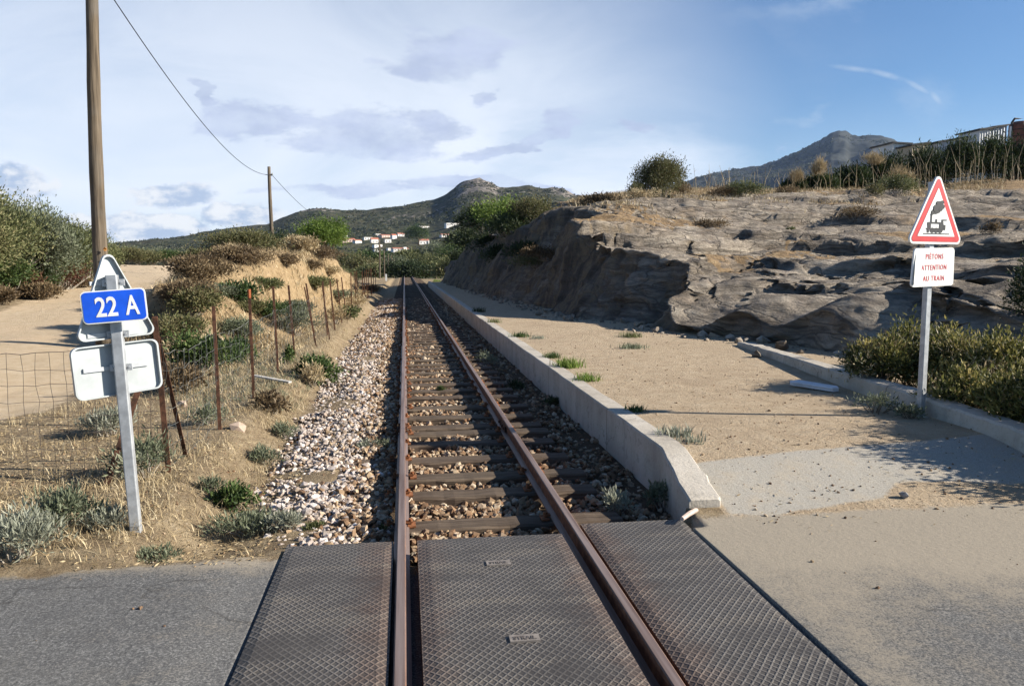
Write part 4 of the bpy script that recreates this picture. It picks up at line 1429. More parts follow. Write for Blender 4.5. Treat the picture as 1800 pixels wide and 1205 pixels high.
for i, (a, t_) in enumerate(fposts):
    o = iron_post(a, t_, 'post', fence, .017 if i else .02)
    if i == 2:
        cp = MB().tube([np.asarray(t_) - FZ - (0, .004, .09), np.asarray(t_) - FZ + (0, -.004, .012)], .021, 6).build('orange_paint', simple('orange_paint', (.30, .085, .03), .3, 30, .8, bmp=0), o)
iron_post(gp(336, 818, -.11), dp(278, 592, 6.25), 'brace', fence, .016)
iron_post(gp(163, 882, -.1), dp(246, 676, 6.1), 'brace', fence, .022)
lp = [(-4.35, 6.05), (-6.6, 5.95)]
for (x_, y_) in lp:
    iron_post((x_, y_, float(G(x_, y_))), (x_, y_, float(G(x_, y_)) + 1.12), 'post', fence, .02)
# extra leaning stakes seen along the line
for (ta, tb_, ba, bb) in ((537, 500, 556, 614), (568, 497, 578, 600)):
    a = gp(ba + 4, bb + 3, -.1)
    iron_post(a, dp(ta - 2, tb_ + 4, a[1]), 'stake', fence, .012)
M_wire = simple('fence_wire', (.16, .13, .11), .4, 12, .7, .3, .4, bmp=0)
M_wire2 = simple('fence_wire_dull', (.19, .19, .17), .3, 12, .7, .3, .4, bmp=0)


def netting(P0, P1, h0, h1, nx, nz, rad, name, mt, sag=.03, seed=0, warp=.02, zero=0.0):
    """woven wire between two posts: horizontals and verticals"""
    rg = np.random.default_rng(seed)
    P0, P1 = np.asarray(P0, float), np.asarray(P1, float)
    mb = MB()
    T_ = np.linspace(0, 1, nx)
    Zf = np.linspace(0, 1, nz) ** 1.0
    wx = warp * rg.standard_normal((nz, nx, 3))
    pts = np.zeros((nz, nx, 3))
    for j, zf in enumerate(Zf):
        base_ = P0[None] * (1 - T_[:, None]) + P1[None] * T_[:, None]
        pts[j] = base_
        pts[j, :, 2] += zero + zf * (h0 + (h1 - h0) * T_) - sag * 4 * T_ * (1 - T_) * zf
    pts += wx
    for j in range(nz):
        mb.tube(pts[j] - FZ, rad * (1.5 if j in (0, nz - 1) else 1), 3, cap=False)
    for i in range(nx):
        mb.tube(pts[:, i] - FZ, rad, 3, cap=False)
    return mb.build(name, mt, fence)


a0 = fposts[0][0]
netting((a0[0] - .02, a0[1], -.02), (lp[0][0], lp[0][1], float(G(*lp[0])) + .02), 1.02, 1.02, 27, 9, .0020, 'wire_netting', M_wire, .06, 1, .006)
netting((lp[0][0], lp[0][1], float(G(*lp[0])) + .02), (lp[1][0], lp[1][1], float(G(*lp[1])) + .02), 1.02, 1.0, 24, 9, .0020, 'wire_netting', M_wire, .05, 2, .006)
for i in range(6):
    a, c = fposts[i][0], fposts[i + 1][0]
    netting((a[0] - .03, a[1], a[2]), (c[0] - .03, c[1], c[2]), 1.05, 1.05, 16, 8, .0016, 'wire_netting', M_wire2, .05, 10 + i, .010)

# ================================================================ VEGETATION
L_OLIVE = leafmat('leaf_olive', [(.040, .048, .020), (.075, .090, .035), (.125, .140, .055), (.18, .185, .080), (.26, .235, .12)])
L_LENT = leafmat('leaf_lentisk', [(.030, .038, .013), (.075, .085, .026), (.16, .155, .045), (.30, .26, .085), (.46, .37, .15)])
L_GREEN = leafmat('leaf_green', [(.022, .040, .014), (.045, .075, .022), (.085, .125, .038), (.14, .18, .06)])
L_BRIGHT = leafmat('leaf_bright', [(.06, .10, .018), (.115, .18, .030), (.18, .25, .05), (.26, .31, .08)])
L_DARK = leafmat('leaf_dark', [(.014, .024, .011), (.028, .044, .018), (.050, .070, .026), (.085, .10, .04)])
L_GREY = leafmat('leaf_grey', [(.14, .14, .105), (.22, .23, .17), (.31, .32, .245), (.41, .41, .33)])
L_GRGREEN = leafmat('leaf_greygreen', [(.075, .085, .055), (.125, .145, .085), (.19, .21, .135), (.27, .275, .19)])
L_BROWN = leafmat('leaf_brown', [(.065, .045, .025), (.13, .09, .05), (.20, .145, .08), (.28, .215, .125)])
L_MIX = leafmat('leaf_mixed', [(.05, .042, .022), (.085, .085, .035), (.13, .135, .052), (.20, .165, .085), (.11, .12, .05)])
L_RED = leafmat('leaf_reddish', [(.06, .028, .02), (.12, .055, .035), (.17, .085, .05), (.12, .11, .05)])
L_STRAW = leafmat('leaf_straw', [(.22, .16, .085), (.34, .26, .145), (.46, .37, .225), (.55, .47, .31)], .15)
L_STEM = leafmat('leaf_stem', [(.12, .09, .05), (.20, .155, .09), (.29, .235, .15)], .1)
M_TWIG = simple('twig', (.17, .125, .085), .4, 30, .9, bmp=0)
M_TWIGG = simple('twig_grey', (.28, .245, .20), .4, 30, .9, bmp=0)
M_BARK = simple('bark', (.13, .095, .065), .4, 14, .9, bmp=.4)


def unit(v):
    return v / (np.linalg.norm(v, axis=-1, keepdims=True) + 1e-9)


def leafgeo(C_, D, L, Wd, rng, val, fold=.25):
    n = len(C_)
    D = unit(D)
    Sd = unit(np.cross(D, unit(rng.standard_normal((n, 3)))))
    Nn = np.cross(D, Sd)
    L = np.broadcast_to(L, (n,))[:, None]
    Wd = np.broadcast_to(Wd, (n,))[:, None]
    v = np.stack([C_, C_ + D * L * .45 + Sd * Wd * .5 + Nn * Wd * fold, C_ + D * L, C_ + D * L * .45 - Sd * Wd * .5 + Nn * Wd * fold], 1)
    f = (np.arange(n) * 4)[:, None] + np.arange(4)[None]
    return v.reshape(-1, 3), f, np.repeat(np.clip(val, 0, 1), 4)


def crown_geo(rng, rx, ry, rz, n, leaf, lobes=14, zc=None, lobe=(.28, .5), asp=.45, up=.4, ground=True, shell=.5, lean=(0, 0), fuzz=.28):
    """leaves gathered in uneven clumps round a squat crown"""
    zc = rz * .55 if zc is None else zc
    d = unit(rng.standard_normal((lobes, 3)))
    d[:, 2] = np.abs(d[:, 2]) * 1.0 - .25
    rad = rng.uniform(.35, .80, lobes)[:, None]
    lc = d * rad * np.array([rx, ry, rz * .62])
    lc[:, 2] += zc
    lc[:, 0] += lean[0] * lc[:, 2]
    lc[:, 1] += lean[1] * lc[:, 2]
    lr = rng.uniform(lobe[0], lobe[1], lobes)
    pick = rng.choice(lobes, n, p=lr ** 2 / (lr ** 2).sum())
    dd = unit(rng.standard_normal((n, 3)))
    rr = (shell + (1 - shell) * rng.random(n) ** .7) * (1 + fuzz * rng.standard_normal(n).clip(-1.5, 2.6))
    p = lc[pick] + dd * (rr * lr[pick])[:, None] * np.array([rx, ry, rz * .8])
    D = dd + rng.standard_normal((n, 3)) * .7 + np.array([0, 0, up])
    val = .45 + .20 * rng.standard_normal(lobes)[pick] + .16 * rng.standard_normal(n)
    if ground:
        k = p[:, 2] > .01
        p, D, val, n = p[k], D[k], val[k], int(k.sum())
    s = leaf * rng.uniform(.6, 1.35, n)
    return leafgeo(p, D, s, s * asp, rng, val), lc


def twigs(mb, rng, lc, r0, base_r=.08, k=None, sides=4):
    for c in (lc if k is None else lc[:k]):
        b0 = np.array([rng.uniform(-base_r, base_r), rng.uniform(-base_r, base_r), -.05])
        m1 = b0 * .6 + c * .4 + rng.standard_normal(3) * .08 * np.linalg.norm(c)
        m1[2] = max(m1[2], .02)
        mb.tube([b0, m1, c], [r0, r0 * .65, r0 * .25], sides)


def shrub(name, label, cat, loc, r, n, leaf, mt, group=None, lobes=14, asp=.45, up=.4, twig=M_TWIG, seed=None, rz=0, stems=True, second=None, trunk=None, **kw):
    rng = np.random.default_rng(seed if seed is not None else RNG.integers(1 << 30))
    rx, ry, rh = r
    root = empty(name, loc, label, cat, group, rz)
    (v, f, val), lc = crown_geo(rng, rx, ry, rh, n, leaf, lobes, asp=asp, up=up, **kw)
    MB().add(v, f, 0, val).build('crown' if trunk else 'foliage', mt, root, attr=True)
    if second:
        mt2, n2, nm2, leaf2, asp2 = second
        (v, f, val), _ = crown_geo(rng, rx, ry, rh, n2, leaf2, max(5, lobes // 2), asp=asp2, up=.9, **kw)
        MB().add(v, f, 0, val).build(nm2, mt2, root, attr=True)
    if trunk:
        mb = MB()
        zt = kw.get('zc', rh * .5)
        mb.tube([(0, 0, -.3), (.05 * rx, .02, zt * .4), (-.03 * rx, .05, zt * .9)], [trunk, trunk * .8, trunk * .5], 8)
        for c in lc[:8]:
            q0 = np.array([0, .02, zt * rng.uniform(.3, .7)])
            mb.tube([q0, q0 * .5 + c * .5 + (0, 0, -.05 * rh), c], [trunk * .45, trunk * .3, trunk * .1], 5)
        mb.build('trunk', M_BARK, root, smooth=True)
    elif stems:
        mb = MB()
        twigs(mb, rng, lc, .012 * max(rx, rh) + .004, .1 * rx)
        mb.build('stems', twig, root)
    return root


def blades(mb, rng, base, n, h, spread, w, val=.5, vs=.2, lean=.5):
    """n grass blades from a base; 3 segments each"""
    b0 = np.asarray(base) + np.concatenate([rng.normal(0, spread, (n, 2)), np.zeros((n, 1))], 1)
    a = rng.uniform(0, 2 * math.pi, n)
    hh = h * rng.uniform(.5, 1.15, n)
    ln_ = lean * hh * rng.uniform(.2, 1.1, n)
    d = np.stack([np.cos(a), np.sin(a), np.zeros(n)], -1)
    s = np.stack([-np.sin(a + rng.normal(0, .6, n)), np.cos(a), np.zeros(n)], -1) * (w / 2)
    v = []
    for t, k in ((0, 1.0), (.45, .8), (1.0, .08)):
        c = b0 + d * (ln_ * t ** 1.8)[:, None] + np.array([0, 0, 1.0]) * (hh * t * (1 - .18 * t))[:, None]
        v += [c - s * k, c + s * k]
    v = np.stack(v, 1).reshape(-1, 3)
    i = (np.arange(n) * 6)[:, None]
    f = np.concatenate([i + np.array([[0, 1, 3, 2]]), i + np.array([[2, 3, 5, 4]])])
    mb.add(v, f, 0, np.repeat(np.clip(val + vs * rng.standard_normal(n), 0, 1), 6))
    return mb


def tuft(name, label, cat, loc, n, h, spread, w, mt, group=None, seed=None, lean=.6):
    rng = np.random.default_rng(seed if seed is not None else RNG.integers(1 << 30))
    o = blades(MB(), rng, (0, 0, -.01), n, h, spread, w, lean=lean).build(name, mt, attr=True)
    o.location = loc
    return tag(o, label, cat, group)


def on(px, py, z=None, fun=None):
    if z is not None:
        return gp(px, py, z)
    return solve(px, py, fun or (lambda x, y: float(G(x, y))), 9.0)


def gz(x, y):
    return float(G(x, y))


# ---- straw and low growth that nobody could count
rng = np.random.default_rng(31)
mb = MB()
n = 26000
y = density_y(rng, n, 4.35, 26)
x = -.9 - 4.0 * rng.random(n) ** 1.1
dens = .5 + .9 * fbm(x, y, None, .9, 3, .5, 55)
road_m = (edgeR(y) - x) > -.15
k = (rng.random(n) < dens) & ~road_m & (x < np.interp(y, [4.6, 6.5, 12], [-.85, -1.15, -1.3])) & ((y > 4.55) | (rng.random(n) < .25))
x, y = x[k], y[k]
sc_ = np.clip(y / 7, .8, 2.2)
b0 = np.stack([x, y, G(x, y) - .005], -1)
for q_ in range(3):
    bb = b0 + np.concatenate([rng.normal(0, .02, (len(b0), 2)), np.zeros((len(b0), 1))], 1)
    for i0 in range(1):
        n_ = len(bb)
        blades(mb, rng, bb, n_, .095 * (1 + .5 * rng.random()), 0.0, .0045, .5, .3, 1.2)
tag(mb.build('dry_grass', L_STRAW, attr=True), 'thin dry grass over the sandy verge left of the track', kind='stuff')
mb = MB()
n = 16000
y = 12.5 + 45 * rng.random(n) ** 1.6
cxb = np.interp(y, BKy, BKx)
x = -2.0 + (cxb - 2.0 + 2.0) * rng.random(n)
k = (fbm(x, y, None, .7, 3, .6, 92) > -.05 + .30 * rng.random(n)) & ((edgeR(y) - x) < -.2)
x, y = x[k], y[k]
for q_ in range(3):
    blades(mb, rng, np.stack([x, y, G(x, y) - .01], -1), len(x), .20, .05, .016, .42, .32, 1.1)
tag(mb.build('bank_grass', L_STRAW, attr=True), 'dry grass growing over the earth bank', kind='stuff')
mb = MB()
n = 22000
y = density_y(rng, n, 4.25, 9)
x = np.where(rng.random(n) < .75, rng.uniform(-4.2, -.85, n), rng.uniform(2.2, 4.9, n))
k = (rng.random(n) < np.where(x < 0, .85 + fbm(x, y, None, 1.4, 3, .5, 66), .06)) & ((edgeR(y) - x) < -.1)
x, y = x[k], y[k]
n = len(x)
th_ = rng.uniform(0, 6.28, n)
v, f, val = leafgeo(np.stack([x, y, G(x, y) + .004], -1), np.stack([np.cos(th_), np.sin(th_), rng.uniform(-.05, .35, n)], -1), rng.uniform(.012, .05, n), rng.uniform(.003, .010, n), rng, .4 + .3 * rng.standard_normal(n))
tag(MB().add(v, f, 0, val).build('dry_litter', L_STRAW, attr=True), 'broken straw and dead leaves lying on the soil', kind='stuff')

# green and grey ground cover, too fine to count
mb = MB()
n = 5200
y = density_y(rng, n, 4.5, 15)
x = -1.0 - 3.4 * rng.random(n)
k = (fbm(x, y, None, .8, 3, .5, 91) > .02 + .2 * rng.random(n)) & ((edgeR(y) - x) < -.1) & (x < np.interp(y, [4.6, 6.5, 12], [-.9, -1.25, -1.4]))
x, y = x[k], y[k]
for q_ in range(6):
    blades(mb, rng, np.stack([x, y, G(x, y) - .005], -1), len(x), .075, .025, .007, .5, .3, 1.3)
tag(mb.build('ground_cover', L_GRGREEN, attr=True), 'short grey green herbs spread over the dry verge left of the track', kind='stuff')

# ---- grey cushions and weeds on the left verge: (px, py of foot, radii, leaves, leaf size, material, label)
VERGE = [
    ('grey_shrub', 30, 985, (.26, .22, .26), 1500, .045, L_GREY, 'silvery grey everlasting bush cut by the left edge of the photo beside the asphalt'),
    ('grey_shrub', 108, 935, (.25, .22, .25), 1500, .045, L_GRGREEN, 'dark grey green cushion shrub just left of the road sign foot'),
    ('grey_shrub', 182, 930, (.15, .13, .15), 700, .04, L_GREY, 'small twiggy grey cushion touching the foot of the blue plate post'),
    ('green_herb', 415, 895, (.17, .14, .19), 900, .045, L_GREEN, 'bright green leafy herb with a white bloom beside the white stones near the asphalt'),
    ('grey_shrub', 440, 935, (.30, .20, .13), 1300, .04, L_GRGREEN, 'low spreading grey green weed between the green herb and the crossing panel'),
    ('grey_shrub', 505, 930, (.14, .12, .12), 600, .04, L_GREY, 'pale grey tuft at the near end of the white stone heap'),
    ('grey_shrub', 190, 765, (.30, .26, .26), 1300, .055, L_GREY, 'grey thorny cushion behind the road sign next to the sand road'),
    ('grey_shrub', 255, 840, (.28, .26, .30), 1500, .05, L_GRGREEN, 'grey green bush right of the sign post under the fence corner'),
    ('green_herb', 365, 745, (.20, .2, .20), 600, .05, L_GRGREEN, 'small green weed at the foot of the second fence post'),
    ('grey_shrub', 468, 815, (.16, .16, .16), 600, .045, L_GRGREEN, 'grey green weed at the left rim of the white stones'),
    ('grey_shrub', 372, 870, (.12, .10, .13), 450, .04, L_GRGREEN, 'tiny pale thistle between sign post and green herb'),
    ('grey_shrub', 270, 985, (.16, .12, .07), 500, .035, L_GRGREEN, 'flat grey green weed on the edge of the asphalt below the sign'),
    ('grey_shrub', 500, 770, (.16, .16, .15), 500, .045, L_GRGREEN, 'spiky grey green weed half in the white stone heap'),
    ('dry_bush', 548, 680, (.20, .2, .30), 700, .07, L_STRAW, 'pale dry feathery bush left of the round green bush'),
    ('green_bush', 562, 678, (.36, .34, .42), 2600, .06, L_GREEN, 'round glossy green bush at the rim of the white stone heap'),
    ('dark_shrub', 355, 655, (.62, .5, .55), 4600, .06, L_GREEN, 'dark green bush behind the second fence post'),
    ('dark_shrub', 412, 640, (.42, .4, .42), 2600, .06, L_GREEN, 'green bush behind the third fence post'),
    ('broom_shrub', 345, 590, (.5, .5, .5), 2200, .07, L_MIX, 'brown green scrub beyond the corner of the fence'),
    ('broom_shrub', 412, 575, (.55, .5, .55), 2400, .08, L_GREEN, 'green broom low on the bank above the wire fence'),
    ('broom_shrub', 520, 590, (.55, .5, .55), 1400, .09, L_GRGREEN, 'bluish green scrub behind the fifth fence post'),
    ('dry_bush', 322, 690, (.34, .34, .34), 900, .07, L_BROWN, 'brown dry scrub low behind the fence corner'),
    ('green_herb', 505, 640, (.12, .12, .26), 350, .06, L_GREEN, 'single upright green shoot between two fence posts'),
    ('dry_bush', 590, 570, (.45, .4, .45), 900, .09, L_STRAW, 'tall straw clump by the far fence posts'),
    ('dry_bush', 625, 545, (.5, .5, .5), 900, .10, L_STRAW, 'straw clump at the foot of the earth bank'),
    ('dry_bush', 610, 560, (.4, .4, .35), 700, .09, L_OLIVE, 'yellowish olive weed under the farthest fence posts'),
    ('dry_bush', 480, 725, (.25, .25, .22), 700, .06, L_BROWN, 'brown withered weed near the fallen plank'),
]
for nm, px, py, rr, n, lf, mt, lab in VERGE:
    p = on(px, py)
    cat = {'grey_shrub': 'shrub', 'green_herb': 'weed', 'green_bush': 'bush', 'dark_shrub': 'shrub', 'broom_shrub': 'shrub', 'dry_bush': 'dry bush'}[nm]
    shrub(nm, lab, cat, (p[0], p[1], gz(p[0], p[1]) - .02), rr, n, lf, mt, asp=.22 if mt in (L_GREY, L_GRGREEN, L_STRAW) else .45, up=1.1 if mt in (L_GREY, L_GRGREEN, L_STRAW) else .5,
          lobes=16, shell=.15, twig=M_TWIGG)
pk = on(478, 672)
mb = MB().box(-.30, .30, -.035, .035, 0, .022)
o = mb.build('old_plank', simple('grey_plank', (.42, .40, .37), .3, 20, .9, bmp=.3))
o.location = (pk[0], pk[1], gz(pk[0], pk[1]) + .04)
o.rotation_euler = (.0, .10, -.5)
tag(o, 'pale grey plank lying on the ground behind the third fence post', 'plank')

# ---- bushes on the bank, traced along its crest
BANKB = [
    (335, 545, 15.5, (.6, .6, .75), 3000, .085, L_BROWN, 'brown scrub at the near foot of the bank beside the sand road'),
    (350, 505, 17.5, (.85, .8, .85), 3400, .09, L_BROWN, 'dark brown bush on the near end of the bank'),
    (418, 466, 20.5, (.95, .9, .72), 3200, .10, L_BROWN, 'wide brown heather above the bare earth of the bank'),
    (366, 474, 22.0, (.85, 1.1, .65), 3000, .11, L_MIX, 'olive brown scrub on the bank next to the road'),
    (430, 446, 25.0, (1.3, 1.1, 1.2), 3000, .11, L_MIX, 'green and brown scrub left of the pole on the bank'),
    (480, 440, 30.0, (1.5, 1.2, 1.3), 3000, .12, L_DARK, 'dark green scrub round the foot of the pole on the bank'),
    (440, 440, 36.0, (1.8, 1.5, 1.2), 3000, .13, L_DARK, 'dark scrub on the skyline of the bank left of the pole'),
    (525, 448, 28.0, (.9, .8, 1.0), 2200, .11, L_STRAW, 'tall sandy coloured dry bush at the top of the bare earth'),
    (555, 450, 30.0, (.9, .8, .8), 2000, .11, L_BROWN, 'brown dry bush below the bright green bush'),
    (573, 442, 42.0, (1.35, 1.2, 1.6), 7000, .15, L_BRIGHT, 'bright yellow green bush on the crest of the bank'),
    (540, 428, 44.0, (1.2, 1.2, 1.0), 2400, .14, L_OLIVE, 'olive bush to the left of the bright green bush'),
    (612, 455, 37.0, (.9, .9, .7), 1700, .12, L_STRAW, 'straw coloured clump on the sloping end of the bank'),
    (600, 440, 50.0, (1.4, 1.2, 1.4), 2600, .15, L_OLIVE, 'dull olive bush behind the sloping end of the bank'),
    (648, 480, 47.0, (.8, .8, .6), 1500, .13, L_BROWN, 'small brown bush on the last bulge of the bank'),
    (315, 565, 14.2, (.5, .5, .55), 1800, .08, L_MIX, 'brown green bush at the low near tip of the bank'),
    (415, 535, 15.5, (.6, .5, .55), 1800, .08, L_GRGREEN, 'grey green bush low on the bank behind the third fence post'),
    (470, 530, 18.0, (.6, .5, .55), 1800, .08, L_GREEN, 'green bush low on the bank behind the fourth fence post'),
    (515, 525, 21.0, (.7, .5, .6), 1600, .09, L_GRGREEN, 'grey green bush low on the bank between the middle fence posts'),
    (548, 515, 25.0, (.7, .6, .6), 1500, .09, L_OLIVE, 'olive bush low on the bank behind the closely set fence posts'),
    (590, 510, 30.0, (.8, .6, .6), 1500, .10, L_GRGREEN, 'grey bush low on the bank near its sloping end'),
    (500, 470, 22.5, (.5, .5, .5), 1200, .08, L_BROWN, 'brown bush high on the bare slope below the pole'),
    (425, 500, 17.0, (.5, .45, .4), 1300, .08, L_MIX, 'mixed brown green bush on the slope under the brown heather'),
    (575, 470, 30.0, (.6, .5, .5), 1200, .09, L_STRAW, 'straw tuft high on the bare slope below the bright green bush'),
    (370, 520, 16.3, (.55, .5, .40), 1400, .08, L_GRGREEN, 'grey green tuft growing in the bare face of the bank'),
    (460, 490, 19.5, (.6, .5, .45), 1200, .09, L_OLIVE, 'olive weed hanging on the bare earth slope'),
    (540, 480, 26.0, (.6, .5, .4), 1000, .10, L_BROWN, 'brown tuft in the middle of the bare earth slope'),
]
for px, py, Y, rr, n, lf, mt, lab in BANKB:
    p = dp(px, py, Y)
    shrub('bank_bush', lab, 'bush', (p[0], p[1], p[2] if mt is L_BRIGHT else min(gz(p[0], p[1]), p[2] + .15) - .05), (rr[0], rr[1], rr[2] * (.95 if mt is L_BRIGHT else .62)), int(n * 2.2), lf * .75, mt, lobes=20, shell=.3, up=.6, asp=.35)

# ---- big thicket left of the sand road
THICK = [
    (-70, 520, 23, (2.4, 2.2, 3.6), L_OLIVE, 'tall olive bush cut by the left edge beyond the sand road'),
    (28, 515, 25, (2.3, 2.0, 3.3), L_GRGREEN, 'tall grey green bush near the left edge beyond the sand road'),
    (75, 500, 27, (2.2, 2.0, 3.1), L_OLIVE, 'yellowish green bush in the middle of the thicket left of the pole'),
    (125, 490, 30, (2.0, 2.0, 2.9), L_OLIVE, 'green bush of the thicket directly left of the tall pole'),
    (165, 480, 33, (1.6, 1.8, 2.4), L_OLIVE, 'last green bush of the thicket partly behind the tall pole'),
    (5, 528, 24, (1.3, 1.0, 1.6), L_GREEN, 'low dark green bush at the foot of the thicket by the left edge'),
    (62, 508, 26.5, (1.4, 1.0, 1.4), L_GREEN, 'low green bush at the foot of the thicket'),
    (112, 494, 29, (1.2, 1.0, 1.6), L_RED, 'reddish brown bush at the foot of the thicket near the pole'),
    (38, 522, 25, (.9, .8, 1.0), L_RED, 'small rust tinted bush low in the thicket near the left edge'),
    (0, 545, 22, (.8, .6, .6), L_BROWN, 'dry twiggy bush along the left rim of the sand road'),
    (70, 520, 24.5, (.9, .6, .6), L_BROWN, 'dry grey brown bush between thicket and sand road'),
    (138, 488, 31, (.9, .7, .7), L_BROWN, 'dry brown bush at the road rim left of the pole'),
    (250, 452, 85, (5.5, 3, 2.2), L_GRGREEN, 'broad low green scrub where the sand road disappears'),
    (215, 455, 75, (3.5, 2, 1.8), L_MIX, 'brownish scrub right of the tall pole at the far road rim'),
    (300, 458, 80, (2.6, 2, 1.6), L_GREEN, 'green scrub behind the small white car'),
    (350, 452, 60, (2.4, 2, 1.3), L_MIX, 'brown scrub right of the far end of the sand road'),
]
for i, (px, py, Y, rr, mt, lab) in enumerate(THICK):
    p = dp(px, py, Y)
    if Y < 40:
        p = np.array([p[0] - 1.25, p[1] + 2.2, gz(p[0] - 1.25, p[1] + 2.2)])
    nn = int(3600 * (rr[0] * rr[2]) ** .6) if Y < 40 else 3500
    shrub('thicket_bush', lab, 'bush', (p[0], p[1], min(gz(p[0], p[1]), p[2] + .3) - .1), (rr[0] * 1.1, rr[1], rr[2] * .92), int(nn * 3.2), .10 if Y < 40 else .16, mt, lobes=26, shell=.25, up=.8, asp=.38, twig=M_TWIGG, lobe=(.22, .38))

# ---- shrubs behind the kerb on the right
RIGHT = [
    (1545, 690, 8.1, (.55, .5, .78), 5200, L_LENT, 'dark green mastic bush at the left end of the shrubs behind the kerb'),
    (1620, 650, 8.3, (.65, .6, .85), 5600, L_LENT, 'yellow green mastic bush behind the sign post'),
    (1700, 665, 7.6, (.62, .6, .80), 5600, L_LENT, 'olive bush just right of the sign post behind the kerb'),
    (1775, 690, 7.0, (.60, .55, .80), 5600, L_LENT, 'green bush behind the kerb near the right edge'),
    (1690, 715, 6.7, (.48, .4, .50), 3400, L_LENT, 'low yellowish bush overhanging the kerb right of the post'),
    (1785, 730, 6.1, (.50, .45, .55), 3800, L_LENT, 'low green bush over the kerb cut by the right edge'),
    (1830, 560, 9.3, (.55, .6, 1.15), 3600, L_DARK, 'dark upright bush at the right edge above the kerb shrubs'),
    (1880, 735, 5.7, (.60, .5, .95), 3600, L_LENT, 'tall bush past the right edge whose shadow falls over the concrete'),
    (1960, 770, 5.2, (.60, .5, 1.05), 3600, L_LENT, 'second tall bush past the right edge shading the concrete'),
    (2080, 800, 4.7, (.55, .5, 1.0), 3000, L_LENT, 'third bush past the right edge shading the concrete'),
]
for i, (px, py, Y, rr, n, mt, lab) in enumerate(RIGHT):
    p = dp(px, py, Y)
    zz = max(rockz(p[0], p[1]) if p[1] > 2.2 else .3, gz(p[0], p[1])) - .05
    shrub('mastic_bush', lab, 'bush', (p[0], p[1], zz), rr, int(n * 1.25), .052, mt, lobes=34, zc=rr[2] * .42, shell=.2, up=.9, asp=.42, lobe=(.20, .36), second=(L_STRAW, int(n * .16), 'dry_sprays', .06, .2))

# ---- weeds along the platform
WEEDS = [
    (1000, 645, .12, .17, L_BRIGHT, 'vivid green grass tuft, largest on the platform edge', 260),
    (1030, 668, .10, .13, L_BRIGHT, 'green grass tuft just below the largest one on the platform edge', 180),
    (970, 628, .09, .12, L_GREEN, 'dark green grass tuft just behind the largest one on the platform edge', 150),
    (915, 592, .12, .14, L_GREEN, 'green tuft with grey dry stems beyond the largest platform tuft', 180),
    (945, 595, .12, .10, L_GREY, 'grey dry tuft beside the green one on the platform', 120),
    (868, 567, .12, .14, L_OLIVE, 'small olive tuft on the platform edge near the cutting shadow', 120),
    (843, 548, .14, .20, L_DARK, 'dark green tuft on the platform edge inside the shadow', 130),
    (1110, 592, .16, .14, L_OLIVE, 'yellow green tuft alone in the path, farther of two', 220),
    (1112, 612, .15, .12, L_GRGREEN, 'grey green tuft alone in the path, nearer of two', 220),
    (1118, 722, .06, .09, L_GREEN, 'small green weed behind the platform wall near its sloping end', 110),
    (1190, 765, .10, .11, L_GREY, 'dry grey weed behind the sloping end of the platform wall', 150),
    (1215, 775, .06, .08, L_GREY, 'tiny grey weed at the sloping end of the platform wall', 60),
]
for px, py, sp, h, mt, lab, n in WEEDS:
    p = on(px, py, .2)
    tuft('grass_tuft', lab, 'weed', (p[0], p[1], gz(p[0], p[1])), n, h, sp * .7, .012, mt)
for px, py, lab, rr in ((1540, 725, 'straggly grey weed at the foot of the kerb left of the sign post', (.30, .2, .16)), (1600, 735, 'small weed at the foot of the sign post', (.16, .1, .12))):
    p = on(px, py, .2)
    shrub('kerb_weed', lab, 'weed', (p[0], p[1], .19), rr, 500, .04, L_GRGREEN, asp=.25, up=.8, shell=.1)
TRW = [
    (1085, 905, -.2, (.15, .12, .20), L_GREY, 'pale thistle like weed in the shadow right of the right rail'),
    (1165, 895, -.2, (.12, .12, .22), L_GRGREEN, 'tall pale weed by the sloping end of the platform wall, track side'),
    (675, 790, -.13, (.10, .08, .10), L_GRGREEN, 'grey green weed growing against the left rail'),
    (650, 793, -.15, (.13, .1, .10), L_GREY, 'dry grey weed in the stones left of the left rail'),
    (775, 687, -.15, (.06, .05, .07), L_GREEN, 'little green weed growing between the rails'),
    (860, 640, -.2, (.25, .5, .22), L_GRGREEN, 'leafy weed beside the right rail near the cutting'),
    (905, 690, -.25, (.18, .3, .18), L_DARK, 'dark weeds at the foot of the platform wall'),
    (970, 715, -.22, (.12, .2, .14), L_DARK, 'dark weed low against the platform wall'),
    (560, 932, -.15, (.10, .06, .06), L_OLIVE, 'short yellowish grass by the nearest sleeper end'),
    (675, 940, -.17, (.05, .04, .07), L_OLIVE, 'green grass tuft between left panel and sleeper'),
]
for px, py, z, rr, mt, lab in TRW:
    p = gp(px, py, z)
    shrub('track_weed', lab, 'weed', (p[0], p[1], z - .02), rr, 420, .05 if rr[0] > .1 else .03, mt, asp=.25, up=1.0, shell=.05, lobes=9, twig=M_TWIGG)

